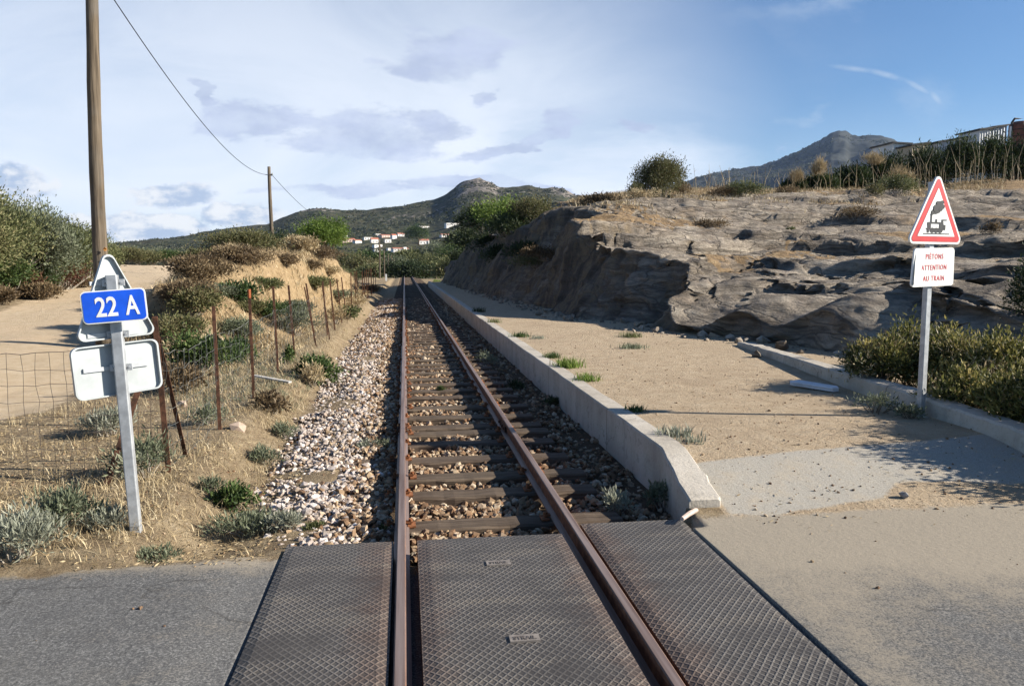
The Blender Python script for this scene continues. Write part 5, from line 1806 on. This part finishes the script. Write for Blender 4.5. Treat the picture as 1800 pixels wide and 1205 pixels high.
# ---- growth on the rock hillside: px,py of the foot and the distance
CUT = [
    (1160, 352, 40, (1.6, 1.5, 2.15), 17000, .11, L_MIX, 'large dome shaped bush alone on the skyline of the rock', 40),
    (1118, 345, 39, (.6, .6, .9), 1300, .11, L_MIX, 'small bush leaning on the big dome shaped bush', 12),
    (1200, 345, 41, (.6, .6, .8), 1100, .11, L_BROWN, 'brown bush at the right foot of the dome shaped bush', 12),
    (1310, 340, 41, (1.3, 1.0, .9), 3000, .11, L_OLIVE, 'olive green bush on the skyline between dome bush and hedge', 20),
    (1270, 342, 41, (.9, .8, .7), 1400, .11, L_BROWN, 'brown dry bush left of the olive skyline bush', 14),
    (1385, 338, 42, (.7, .6, .6), 1100, .10, L_BROWN, 'brown dry bush right of the olive skyline bush', 14),
    (890, 388, 44, (2.2, 2.0, 1.9), 6500, .17, L_BRIGHT, 'sunlit yellow green pine top above the cutting', 30),
    (935, 385, 38, (1.5, 1.3, 1.3), 3200, .14, L_MIX, 'brownish bush right of the sunlit pine top', 20),
    (985, 362, 40, (1.3, 1.1, .7), 1900, .13, L_BROWN, 'brown heather along the rim of the cutting', 16),
    (1060, 350, 42, (1.6, 1.1, .7), 2200, .13, L_BROWN, 'low brown heather on the rock rim left of the dome bush', 18),
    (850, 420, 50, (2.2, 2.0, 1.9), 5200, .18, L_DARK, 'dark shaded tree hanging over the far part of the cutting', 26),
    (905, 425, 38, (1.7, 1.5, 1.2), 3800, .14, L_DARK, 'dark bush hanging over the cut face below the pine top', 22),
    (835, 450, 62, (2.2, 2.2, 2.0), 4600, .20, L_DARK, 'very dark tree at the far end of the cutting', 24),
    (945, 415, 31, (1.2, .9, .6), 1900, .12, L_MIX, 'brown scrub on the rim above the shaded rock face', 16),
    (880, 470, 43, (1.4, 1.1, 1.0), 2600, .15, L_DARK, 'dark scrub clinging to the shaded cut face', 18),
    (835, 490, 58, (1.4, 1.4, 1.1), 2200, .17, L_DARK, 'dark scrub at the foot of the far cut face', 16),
    (1250, 395, 29, (.9, .6, .35), 900, .09, L_BROWN, 'flat brown heath patch high on the rock', 10),
    (1505, 372, 30, (.9, .7, .6), 1500, .09, L_BROWN, 'brown bush in a hollow of the rock near the sign', 12),
    (1575, 345, 37, (1.2, .9, 1.1), 2600, .11, L_OLIVE, 'green twiggy bush behind the top of the warning sign', 18),
    (1540, 350, 36, (.7, .6, .8), 1200, .10, L_MIX, 'twiggy dry bush left of the green one behind the sign', 12),
    (1740, 420, 24, (.35, .3, .45), 900, .07, L_BROWN, 'small rusty bush on the rock right of the warning sign', 10),
    (1393, 393, 28, (.25, .2, .25), 500, .07, L_OLIVE, 'small yellow green tuft in the middle of the rock', 8),
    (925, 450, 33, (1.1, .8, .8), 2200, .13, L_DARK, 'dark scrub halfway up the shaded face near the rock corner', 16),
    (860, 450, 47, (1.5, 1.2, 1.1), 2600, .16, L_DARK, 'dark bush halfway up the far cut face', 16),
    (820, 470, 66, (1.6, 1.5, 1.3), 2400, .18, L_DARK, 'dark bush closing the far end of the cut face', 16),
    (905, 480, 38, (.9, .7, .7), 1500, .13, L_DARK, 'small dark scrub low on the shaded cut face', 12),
    (960, 395, 29, (1.0, .7, .45), 1500, .11, L_BROWN, 'brown heather hanging over the rock corner', 12),
    (1130, 352, 36, (.9, .7, .5), 900, .10, L_STRAW, 'straw clump below the dome shaped bush', 10),
]
for px, py, Y, rr, n, lf, mt, lab, lb in CUT:
    p = dp(px, py, Y)
    zz = rockz(p[0], p[1])
    zz = max(min(zz, p[2] + .25), p[2] - 1.2) if p[0] > basex(p[1]) + .8 else p[2] - rr[2] * .3
    shrub('rock_bush', lab, 'bush', (p[0], p[1], zz - (-.05 if n > 10000 else .1)), rr, n, lf, mt, lobes=lb, shell=.25, up=.6, asp=.36, twig=M_TWIGG, fuzz=.10 if n > 10000 else .26)

# dry stalks standing on the crest
rng = np.random.default_rng(77)
mb = MB()
for i in range(330):
    px = rng.uniform(1190, 1830)
    cl = vn(np.array([px * .03]), np.array([.5]), None, 4)[0]
    if rng.random() > .55 + .6 * cl:
        continue
    Y = rng.uniform(44, 56)
    p = dp(px, 330, Y)
    z0 = rockz(p[0], p[1])
    h_ = rng.uniform(.6, 1.9)
    a = rng.normal(0, .16, 2)
    r_ = rng.uniform(.010, .020)
    mb.tube([(p[0], p[1], z0 - .1), (p[0] + a[0] * h_ * .5, p[1], z0 + h_ * .55), (p[0] + a[0] * h_ * 1.2, p[1] + a[1] * h_, z0 + h_)], [r_, r_ * .8, r_ * .4], 3, 0, rng.random(), cap=False)
    if rng.random() < .4:
        for k_2 in range(3):
            t = rng.uniform(.5, .95)
            q0 = np.array([p[0] + a[0] * h_ * t, p[1], z0 + h_ * t])
            mb.tube([q0, q0 + (rng.normal(0, .16), rng.normal(0, .1), .2)], [.008, .005], 3, 0, rng.random(), cap=False)
tag(mb.build('dry_stalks', L_STRAW, attr=True), 'bleached dead stalks standing along the crest of the hillside', kind='stuff')
# heath and grass on the earthy part of the hillside
mb = MB()
n = 26000
px = rng.uniform(1000, 1850, n)
Y = rng.uniform(30, 66, n)
dx = (px - VPX) / F_PX * Y * 1.0
x = dx
y = Y
n_ok = (x > basex(y) + 2.0)
x, y = x[n_ok], y[n_ok]
zz, sm = rock0(x, y, (x - basex(y)) * .9)
dn = np.clip(sm + .9 * sst(fbm(x, y, None, .35, 3, .5, 95), .12, .40), 0, 1)
k = rng.random(len(x)) < dn * .9
x, y, zz = x[k], y[k], zz[k]
blades(mb, rng, np.stack([x, y, zz - .03], -1), len(x), .34, 0, .03, .35, .35, .9)
tag(mb.build('heath_grass', L_STRAW, attr=True), 'dry grass over the earthy crest of the hillside', kind='stuff')

# hedge of reeds along the skyline, in stretches
HEDGE = [(1395, 330, 47, 1.2, .8, 'low dark green start of the reed hedge, farthest left on the crest'), (1440, 330, 47, 1.5, 1.2, 'dark green reed clump next to the start of the hedge'), (1500, 332, 47.5, 2.0, 1.75, 'reed clump with dry stems under the mountain'),
         (1560, 332, 48, 2.1, 2.4, 'dark reed clump in front of the tiny white roofed hut'), (1625, 333, 48, 2.3, 2.85, 'dark reed clump below the tan wall'), (1690, 333, 48, 2.3, 3.05, 'dark reed clump below the long grey shed'), (1750, 333, 48, 2.3, 3.2, 'tall dark reed clump below the pale containers'), (1810, 332, 48, 2.4, 3.3, 'tallest dark reed clump under the rusty tank at the right edge'), (1875, 330, 48, 2.4, 3.3, 'reed clump just past the right edge of the crest')]
for i, (px, py, Y, w_, h_, lab) in enumerate(HEDGE):
    p = dp(px, py, Y)
    z0 = rockz(p[0], p[1])
    top = dp(px, 0, Y)
    root = shrub('reed_clump', lab, 'reeds', (p[0], p[1], z0 - .15), (w_ * .75, .9, h_ * 1.02), 7500, .24, L_DARK, lobes=34, zc=h_ * .45, shell=.1, up=.9, asp=.26, group='reed clumps of the skyline hedge', stems=False)
    mb = MB()
    for k_2 in range(int(8 * w_ / 1.5)):
        x0_ = rng.uniform(-w_ * .6, w_ * .6)
        hh = h_ * rng.uniform(.5, 1.0)
        mb.tube([(x0_, -.85 + rng.uniform(-.3, .2), -.3), (x0_ + rng.normal(0, .10), -.9, hh * .6), (x0_ + rng.normal(0, .25), -.85, hh)], [.018, .016, .006], 3, 0, rng.random(), cap=False)
    mb.build('dry_stems', L_STEM, root, attr=True)
for px, py, Y, w_, h_, lab in ((1440, 296, 46.5, .5, 1.3, 'feathery tan reed plume at the left start of the hedge'), (1400, 303, 46.5, .45, .9, 'small tan plume left of the tall feathery one'), (1540, 270, 47.5, .8, .8, 'tan reed plumes on top of the hedge under the mountain'), (1585, 312, 46.5, 1.0, 1.4, 'wide tan dry reeds in front of the hedge')):
    p = dp(px, py, Y)
    z0 = p[2]
    shrub('reed_plume', lab, 'reeds', (p[0], p[1], z0 - .95), (w_ * 1.2, .6, h_), 1300, .30, L_STRAW, lobes=16, shell=.05, up=2.6, asp=.08, stems=False)

# ---- trees that close the end of the straight
ENDT = [
    (705, 488, 128, (4.0, 3, 3.4), L_DARK, 'dark tree exactly where the rails disappear'), (735, 488, 122, (3.6, 3, 3.0), L_DARK, 'dark rounded tree right of the vanishing rails'),
    (765, 488, 125, (3.4, 3, 3.8), L_OLIVE, 'olive tree behind the sunlit verge at the far right of the track'), (790, 492, 110, (3.2, 3, 4.0), L_OLIVE, 'olive tree against the dark end of the cutting'),
    (660, 490, 135, (4.5, 3, 3.2), L_OLIVE, 'low olive tree behind the far row of poles'), (690, 478, 170, (5, 4, 4.0), L_GRGREEN, 'grey green tree behind the vanishing rails'),
    (745, 472, 180, (6, 4, 4.5), L_OLIVE, 'pale olive tree higher behind the end of the track'), (800, 465, 160, (5.5, 4, 6.0), L_GREEN, 'green tree behind the far cutting below the houses'),
    (640, 478, 150, (5, 4, 3.6), L_MIX, 'brownish green tree left of the far row of poles'), (620, 470, 160, (5, 4, 4.2), L_OLIVE, 'olive tree behind the end of the earth bank'),
    (775, 455, 260, (8, 6, 6.5), L_GRGREEN, 'wide grey green tree below the white flat house'), (715, 458, 260, (8, 6, 5), L_OLIVE, 'wide olive tree in the valley above the vanishing rails'),
    (655, 462, 240, (8, 6, 5), L_GREEN, 'wide green tree in the valley behind the poles'), (735, 425, 520, (11, 8, 13), L_GREEN, 'tall fresh green tree left of the red roofed villa'), (820, 440, 200, (6, 5, 7), L_OLIVE, 'olive tree rising behind the dark cutting'),
]
for px, py, Y, rr, mt, lab in ENDT:
    p = dp(px, py, Y)
    shrub('tree', lab, 'tree', (p[0], p[1], min(p[2], .3) - .8 if Y < 200 else p[2] - 2), rr, 3600, .34 if Y < 200 else .75, mt, lobes=24, shell=.3, up=.4, asp=.5, trunk=.16 * rr[2] / 4, ground=False, lobe=(.22, .4))
for px, py, Y, rr, mt, lab in ((795, 508, 75, (1.0, 1.6, .8), L_OLIVE, 'sunlit green weeds on the far verge right of the track'), (770, 500, 88, (1.0, 1.6, .8), L_BRIGHT, 'bright sunlit tuft on the verge near the vanishing rails'), (815, 520, 58, (.8, 1.2, .5), L_DARK, 'shaded weeds where the platform ends')):
    p = dp(px, py, Y)
    shrub('verge_weed', lab, 'weed', (p[0], p[1], p[2] - .3), rr, 900, .14, mt, lobes=12, shell=.1, asp=.35, up=.8)

# ---- scrub cover of the hills: one mass far away
rng = np.random.default_rng(5)


def cover(name, label, px_, t_, X_, Y_, Z_, n, size, mt, trange, rad_exp):
    nr, na = X_.shape
    tt_ = trange[0] + (trange[1] - trange[0]) * rng.random(n) ** rad_exp
    jj = rng.uniform(0, na - 1.001, n)
    ii = np.interp(tt_, t_, np.arange(nr))
    i0, j0 = ii.astype(int), jj.astype(int)
    fi, fj = ii - i0, jj - j0

    def bil(A_):
        return (A_[i0, j0] * (1 - fi) * (1 - fj) + A_[i0 + 1, j0] * fi * (1 - fj) + A_[i0, j0 + 1] * (1 - fi) * fj + A_[i0 + 1, j0 + 1] * fi * fj)
    p = np.stack([bil(X_), bil(Y_), bil(Z_)], -1)
    return p


p = cover('', '', HPX, HT, HX, HY, HZ, 52000, 1, None, (.06, .997), .75)
dn = fbm(p[:, 0], p[:, 1], None, .018, 4, .55, 44)
px_of = np.degrees(np.arctan2(p[:, 0], p[:, 1]))
k = (dn > -.22 + .25 * rng.random(len(p)))
p = p[k]
n = len(p)
dist = np.hypot(p[:, 0], p[:, 1])
# keep the houses' plots clear
size = rng.uniform(1.2, 3.0, n) * np.clip(.6 + dist / 1100, .7, 1.5)
HOUSES = [
    (605, 419, 9, 3.5, 0, 'small white house at the far left of the village'), (611, 428, 22, 7, 1, 'long red roofed house at the lower left of the village'), (628, 428, 14, 6, 1, 'white house with red roof right of the long red roofed one'),
    (645, 422, 15, 4, 0, 'flat white house left of the village centre'), (657, 428, 13, 9, 1, 'tall white house in the centre of the village'), (677, 418, 24, 5, 1, 'long pink roofed row in the village centre'),
    (690, 420, 9, 8, 1, 'white gabled house right of the pink roofed row'), (703, 416, 12, 6, 1, 'bright white house at the upper right of the village centre'), (680, 428, 11, 6, 0, 'small pale house below the pink roofed row'),
    (659, 414, 9, 3, 0, 'small white house above the village centre'), (662, 437, 15, 4, 0, 'low white house below the village centre'), (664, 444, 14, 3, 0, 'lowest flat white house beside the tall far pole'),
    (683, 440, 13, 3, 0, 'thin white wall like house between the low houses'), (703, 443, 28, 6, 1, 'wide low house with a white tower on its front'), (745, 431, 17, 9, 1, 'villa with red roof and arcade standing alone'),
    (769, 444, 18, 8, 0, 'plain white flat roofed house right of the villa'), (780, 416, 20, 5, 1, 'red roofed house high on the right of the village'), (743, 402, 20, 3.5, 0, 'flat white house high on the slope'),
    (796, 398, 26, 5, 0, 'long pale house highest on the slope at the right'),
]
HP_ = [hillpoint(h_[0], h_[1]) for h_ in HOUSES]
for q_, h_ in zip(HP_, HOUSES):
    k = (np.hypot(p[:, 0] - q_[0], p[:, 1] - q_[1]) > 7 + h_[2] * np.hypot(q_[0], q_[1]) / F_PX * .6)
    ang = np.abs(np.arctan2(p[:, 0], p[:, 1]) - math.atan2(q_[0], q_[1]))
    dq = np.hypot(q_[0], q_[1])
    front = (ang < (h_[2] * .55) / F_PX) & (np.hypot(p[:, 0], p[:, 1]) < dq) & (np.hypot(p[:, 0], p[:, 1]) > dq - 90)
    k &= ~front
    p, size = p[k], size[k]
n = len(p)


def clumps(p, size, nleaf, rng):
    """each bush a few dozen ragged leaf faces round its own centre"""
    n = len(p)
    pc = np.repeat(p, nleaf, axis=0)
    s = np.repeat(size, nleaf)
    d = unit(rng.standard_normal((n * nleaf, 3)))
    d[:, 2] = np.abs(d[:, 2])
    c = pc + d * (s * rng.uniform(.35, 1.0, n * nleaf))[:, None] * np.array([1, 1, .75])
    v, f, val = leafgeo(c - d * (s * .3)[:, None], rng.standard_normal((n * nleaf, 3)) + d, s * rng.uniform(.5, .9, n * nleaf), s * .5, rng, np.repeat(.45 + .22 * rng.standard_normal(n), nleaf) + .12 * rng.standard_normal(n * nleaf))
    return MB().add(v, f, 0, val)


L_MAQ = leafmat('leaf_maquis', [(.018, .026, .012), (.032, .042, .018), (.055, .062, .028), (.085, .082, .040), (.12, .105, .06)], .15)
tag(clumps(p, size, 10, rng).build('maquis_scrub', L_MAQ, attr=True), 'dense green scrub covering the hillside behind the village', kind='stuff')
p = cover('', '', MPX, MT, MX, MY, MZ, 16000, 1, None, (.3, .995), .6)
px_of = VPX + F_PX * np.tan(np.arctan2(p[:, 0], p[:, 1]))
k = (px_of > 1120) & (fbm(p[:, 0], p[:, 1], None, .008, 4, .55, 46) > -.15)
p = p[k]
tag(clumps(p, rng.uniform(4, 9, len(p)), 8, rng).build('mountain_scrub', L_MAQ, attr=True), 'scrub covering the far blue mountain', kind='stuff')

# ================================================================ HOUSES
M_hw = simple('house_white', (.78, .74, .69), .1, .8, .9, bmp=0)
M_hp = simple('house_pink', (.62, .46, .38), .15, .8, .9, bmp=0)
M_rf = simple('roof_tile', (.42, .17, .11), .35, 1.2, .9, bmp=.2, bdist=.1)
M_rfg = simple('roof_flat', (.60, .55, .50), .2, .8, .9, bmp=0)
M_win = simple('window_dark', (.03, .033, .038), .2, 3, .4, bmp=0)
for i, (h_, q_) in enumerate(zip(HOUSES, HP_)):
    px, py, wpx, hpx, rf, lab = h_
    d = math.hypot(q_[0], q_[1])
    w, hh = wpx * d / F_PX, max(hpx * d / F_PX, 2.3)
    dep = max(.6 * w, 5.0) if w > 6 else w * .9
    az = math.atan2(q_[0], q_[1])
    root = empty('house', (q_[0], q_[1], q_[2] - .6), lab, 'house', None, -az + random.Random(i).uniform(.15, .75))
    wh = hh * (.70 if rf else .93) + .6
    MB().box(-w / 2, w / 2, 0, dep, -3, wh).build('walls', M_hw if i not in (1, 5) else M_hp, root)
    if rf:
        e = .35
        rh_ = hh * .34
        mb = MB()
        pr = [(-w / 2 - e, 0 - e), (w / 2 + e, 0 - e), (w / 2 + e, dep + e), (-w / 2 - e, dep + e)]
        v = [(a, c, wh + .003) for a, c in pr] + [(-w / 2 - e * .5, dep / 2, wh + rh_), (w / 2 + e * .5, dep / 2, wh + rh_)]
        mb.add(np.array(v), [[0, 1, 5, 4], [2, 3, 4, 5], [1, 2, 5], [3, 0, 4], [3, 2, 1, 0]]).build('roof', M_rf, root)
    else:
        MB().box(-w / 2 - .2, w / 2 + .2, -.2, dep + .2, wh + .003, wh + .35).build('roof', M_rfg, root)
    if wpx >= 9:
        nw = max(2, int(w / 3.2))
        for k_2 in range(nw):
            xw = -w / 2 + (k_2 + .5) * w / nw
            MB().box(xw - .55, xw + .55, -.06, -.003, wh * .35, wh * .35 + min(1.3, wh * .4)).build('window', M_win, root)
    if i == 13:
        MB().box(w * .12, w * .12 + 3.2, -1.2, -.07, -3, wh + 1.6).build('tower', M_hw, root)
    if i == 14:
        MB().box(w * .38, w * .5, -.8, -.07, -3, wh + .2).build('chimney_wing', M_hw, root)

# small white car where the sand road goes out of sight
M_car = simple('car_white', (.80, .80, .80), .05, 3, .25, .5, bmp=0)
M_glass = simple('car_glass', (.05, .06, .07), .1, 3, .1, .5, bmp=0)
M_tyre = simple('tyre', (.02, .02, .02), .1, 8, .8, bmp=0)
cp_ = dp(320, 459, 140)
car = empty('parked_car', (cp_[0], cp_[1], cp_[2] - .85), 'small white car half hidden where the sand road goes over the rise', 'car', rz=.5)
prof = [(-2.0, .35), (2.0, .35), (2.05, .75), (1.9, .95), (.95, 1.05), (.45, 1.5), (-1.2, 1.52), (-1.85, 1.1), (-2.05, .9)]
MB().prism(flip([(a, c) for a, c in prof]), -.82, .82).build('body', M_car, car)
MB().prism(flip([(.80, 1.07), (.40, 1.44), (-1.15, 1.46), (-1.6, 1.1)]), -.835, .835).build('windows', M_glass, car)
for x_ in (-1.25, 1.3):
    for y_ in (-.75, .75):
        MB().tube([(x_, y_ - .1, .32), (x_, y_ + .1, .32)], .32, 14).build('wheel', M_tyre, car)

# ---- works on the crest at the right: long grey shed, pale containers, rusty tank
M_sheet = simple('sheet_metal', (.46, .50, .54), .25, .7, .5, .4, .2, bmp=0)
M_pale = simple('pale_sheet', (.64, .66, .66), .15, .6, .6, .4, bmp=0)
M_tan = simple('tan_sheet', (.50, .42, .30), .2, .8, .8, bmp=0)
M_rt = simple('tank_rust', (.20, .085, .06), .4, 1.8, .7, bmp=.1)


def shed(name, lab, cat, xa, xb, ptop, pbot, Y, dep, mt, ribs=.35, roof=None):
    A_, B_ = dp(xa, ptop[0], Y), dp(xb, ptop[1], Y)
    zb = min(dp(xa, pbot, Y)[2], dp(xb, pbot, Y)[2]) - 2.0
    L_2 = math.hypot(B_[0] - A_[0], B_[1] - A_[1])
    root = empty(name, (A_[0], A_[1], zb), lab, cat, None, math.atan2(B_[1] - A_[1], B_[0] - A_[0]))
    ha, hb_ = A_[2] - zb, B_[2] - zb
    mb = MB()
    n = max(6, int(L_2 / ribs) * 2)
    xs = np.linspace(0, L_2, n + 1)
    yo = np.where(np.arange(n + 1) % 2, .05, 0)
    hs_ = ha + (hb_ - ha) * xs / L_2
    v = np.concatenate([np.stack([xs, yo, 0 * xs], -1), np.stack([xs, yo, hs_], -1), np.stack([xs, 0 * xs + dep, 0 * xs], -1), np.stack([xs, 0 * xs + dep, hs_], -1)])
    k = n + 1
    f = []
    for i in range(n):
        f += [[i, i + 1, k + i + 1, k + i], [k + i, k + i + 1, 3 * k + i + 1, 3 * k + i], [2 * k + i + 1, 2 * k + i, 3 * k + i, 3 * k + i + 1]]
    f += [[0, k, 3 * k, 2 * k], [n, 2 * k + n, 3 * k + n, k + n]]
    mb.add(v, f).build('walls', mt, root)
    v = [(-.15, -.15, ha + .01), (L_2 + .15, -.15, hb_ + .01), (L_2 + .15, dep + .15, hb_ + .01), (-.15, dep + .15, ha + .01)]
    v += [(a, b2, c + .12) for a, b2, c in v]
    MB().add(np.array(v), [[3, 2, 1, 0], [4, 5, 6, 7], [0, 1, 5, 4], [1, 2, 6, 5], [2, 3, 7, 6], [3, 0, 4, 7]]).build('roof', roof or M_dark, root)
    return root


shed('long_shed', 'long low grey shed with dark roof behind the reed hedge', 'shed', 1650, 1722, (251, 238), 262, 60, 4, M_sheet)
shed('container', 'pale blue container on the crest left of the rusty tank', 'container', 1723, 1745, (229, 226), 250, 58.5, 2.5, M_pale, .2)
shed('container', 'pale grey container next to the rusty tank', 'container', 1746.5, 1770, (225, 221), 250, 58.5, 2.5, M_sheet, .2)
shed('site_hut', 'low tan wall between hedge and long grey shed', 'hut', 1604, 1632, (256, 252), 265, 60, 3, M_tan)
shed('site_hut', 'tiny white roofed hut under the mountain at the end of the hedge', 'hut', 1570, 1600, (252, 254), 262, 62, 3, M_pale)
tk = dp(1793, 245, 57)
sc_ = 57 / F_PX
tank = empty('rusty_tank', (tk[0], tk[1], tk[2] - 1.5), 'rusty red round tank with a dark pipe frame at the right edge of the crest', 'tank')
tr_ = 20 * sc_
mb = MB().tube([(0, 0, -1.5), (0, 0, 1.5 + 26 * sc_), (0, 0, 1.5 + 32 * sc_), (0, 0, 1.5 + 34 * sc_)], [tr_, tr_, tr_ * .8, .1], 24)
mb.build('shell', M_rt, tank)
for zz in (1.7, 2.2):
    MB().tube([(tr_ * 1.015 * math.cos(a), tr_ * 1.015 * math.sin(a), zz) for a in np.linspace(0, 2 * math.pi, 25)], .03, 5).build('hoop', M_dark, tank)
MB().tube([(-tr_ * 1.15, -.2, -1.5), (-tr_ * 1.15, -.2, 1.5 + 30 * sc_), (-tr_ * .9, -.2, 1.5 + 37 * sc_), (0, -.2, 1.5 + 38 * sc_), (tr_ * 1.2, -.2, 1.5 + 37 * sc_)], .09, 6).build('pipe_frame', M_dark, tank)
MB().tube([(-tr_ * 1.4, -.3, -1.0), (-tr_ * 1.35, -.3, 1.5 + 22 * sc_)], .07, 6).build('ladder_pipe', M_pale, tank)

# ================================================================ LITTLE THINGS
a, c = gp(1393, 678, .2), gp(1474, 689, .2)
mid = (a + c) / 2
ln_ = np.linalg.norm(c - a)
ang = math.atan2(c[1] - a[1], c[0] - a[0])
pts = [(-ln_ / 2, -.055), (-ln_ / 2 + .05, -.075), (ln_ / 2 - .03, -.06), (ln_ / 2, .0), (ln_ / 2 - .06, .07), (-ln_ / 2 + .04, .065)]
mb = MB()
mb.add(np.array([(p_[0], p_[1], .02) for p_ in pts] + [(p_[0], p_[1], .045 + .02 * (abs(p_[0]) > .2)) for p_ in pts]), [[5, 4, 3, 2, 1, 0], [6, 7, 8, 9, 10, 11]] + [[i, (i + 1) % 6, (i + 1) % 6 + 6, i + 6] for i in range(6)])
mb.tube([(-ln_ / 2 + .02, -.07, .05), (ln_ / 2 - .03, -.058, .055)], .012, 6)
o = mb.build('plastic_panel', simple('dirty_white_plastic', (.66, .63, .64), .2, 8, .5, bmp=.1))
o.location = (mid[0], mid[1], gz(mid[0], mid[1]))
o.rotation_euler = (.05, .03, ang)
tag(o, 'dirty white plastic panel lying on the path beside the kerb', 'litter')
st_p = gp(1588, 873, 0.03)
r = np.random.default_rng(9)
sv = ICO * (1 + .15 * r.standard_normal((12, 1))) * np.array([.036, .032, .026])
o = MB().add(sv, ICF).build('stone', simple('grey_stone', (.24, .235, .24), .3, 40, .85))
o.location = (st_p[0], st_p[1], gz(st_p[0], st_p[1]) + .022)
tag(o, 'single grey stone lying on the edge of the pale concrete patch', 'stone')
a, c = gp(1199, 914, .02), gp(1224, 901, .02)
mb = MB().tube([(*a[:2], .030), (*((a + c) / 2)[:2], .040), (*c[:2], .040)], [.014, .016, .015], 7)
tag(mb.build('broken_stick', simple('pale_stick', (.55, .42, .35), .2, 30, .8)), 'short pale pinkish stick at the corner of the right panel below the wall end', 'stick')
r = np.random.default_rng(19)
FR = [(1510, 655, 'rough stone leaning at the far end of the kerb', .16), (1330, 628, 'flat stone at the far tip of the kerb', .10), (1372, 615, 'broken rock lump at the foot of the rock slope', .14), (420, 770, 'pale stone on the verge right of the second fence post', .07), (320, 730, 'small tan stone lying beyond the brace of the fence', .06)]
for px, py, lab, s_ in FR:
    p = on(px, py, .2 if px > 1000 else -.1)
    sv = ICO * (1 + .2 * r.standard_normal((12, 1))) * np.array([1.2, .9, .7]) * s_
    o = MB().add(sv, ICF).build('loose_rock', bpy.data.materials['rock_mat'] if px > 1000 else M_wst, attr=True)
    o.location = (p[0], p[1], (.2 if px > 1000 else gz(p[0], p[1])) + s_ * .3)
    o.rotation_euler = (r.uniform(0, 1), r.uniform(0, 1), r.uniform(0, 3))
    tag(o, lab, 'stone')

# ================================================================ HAZE
HAZE = 3.8e-5
if HAZE:
    mb = MB().box(-5000, 5000, -200, 5200, -40, 640)
    hz = bpy.data.materials.new('haze_mat')
    hz.use_nodes = True
    hz.node_tree.nodes.clear()
    pv = nd(hz.node_tree, 'ShaderNodeVolumePrincipled', {'Color': (.48, .66, 1, 1), 'Density': HAZE, 'Anisotropy': 0.2})
    nd(hz.node_tree, 'ShaderNodeOutputMaterial', {1: pv.outputs[0]})
    tag(mb.build('haze', hz), 'thin blue air between the camera and the far hills', kind='stuff')
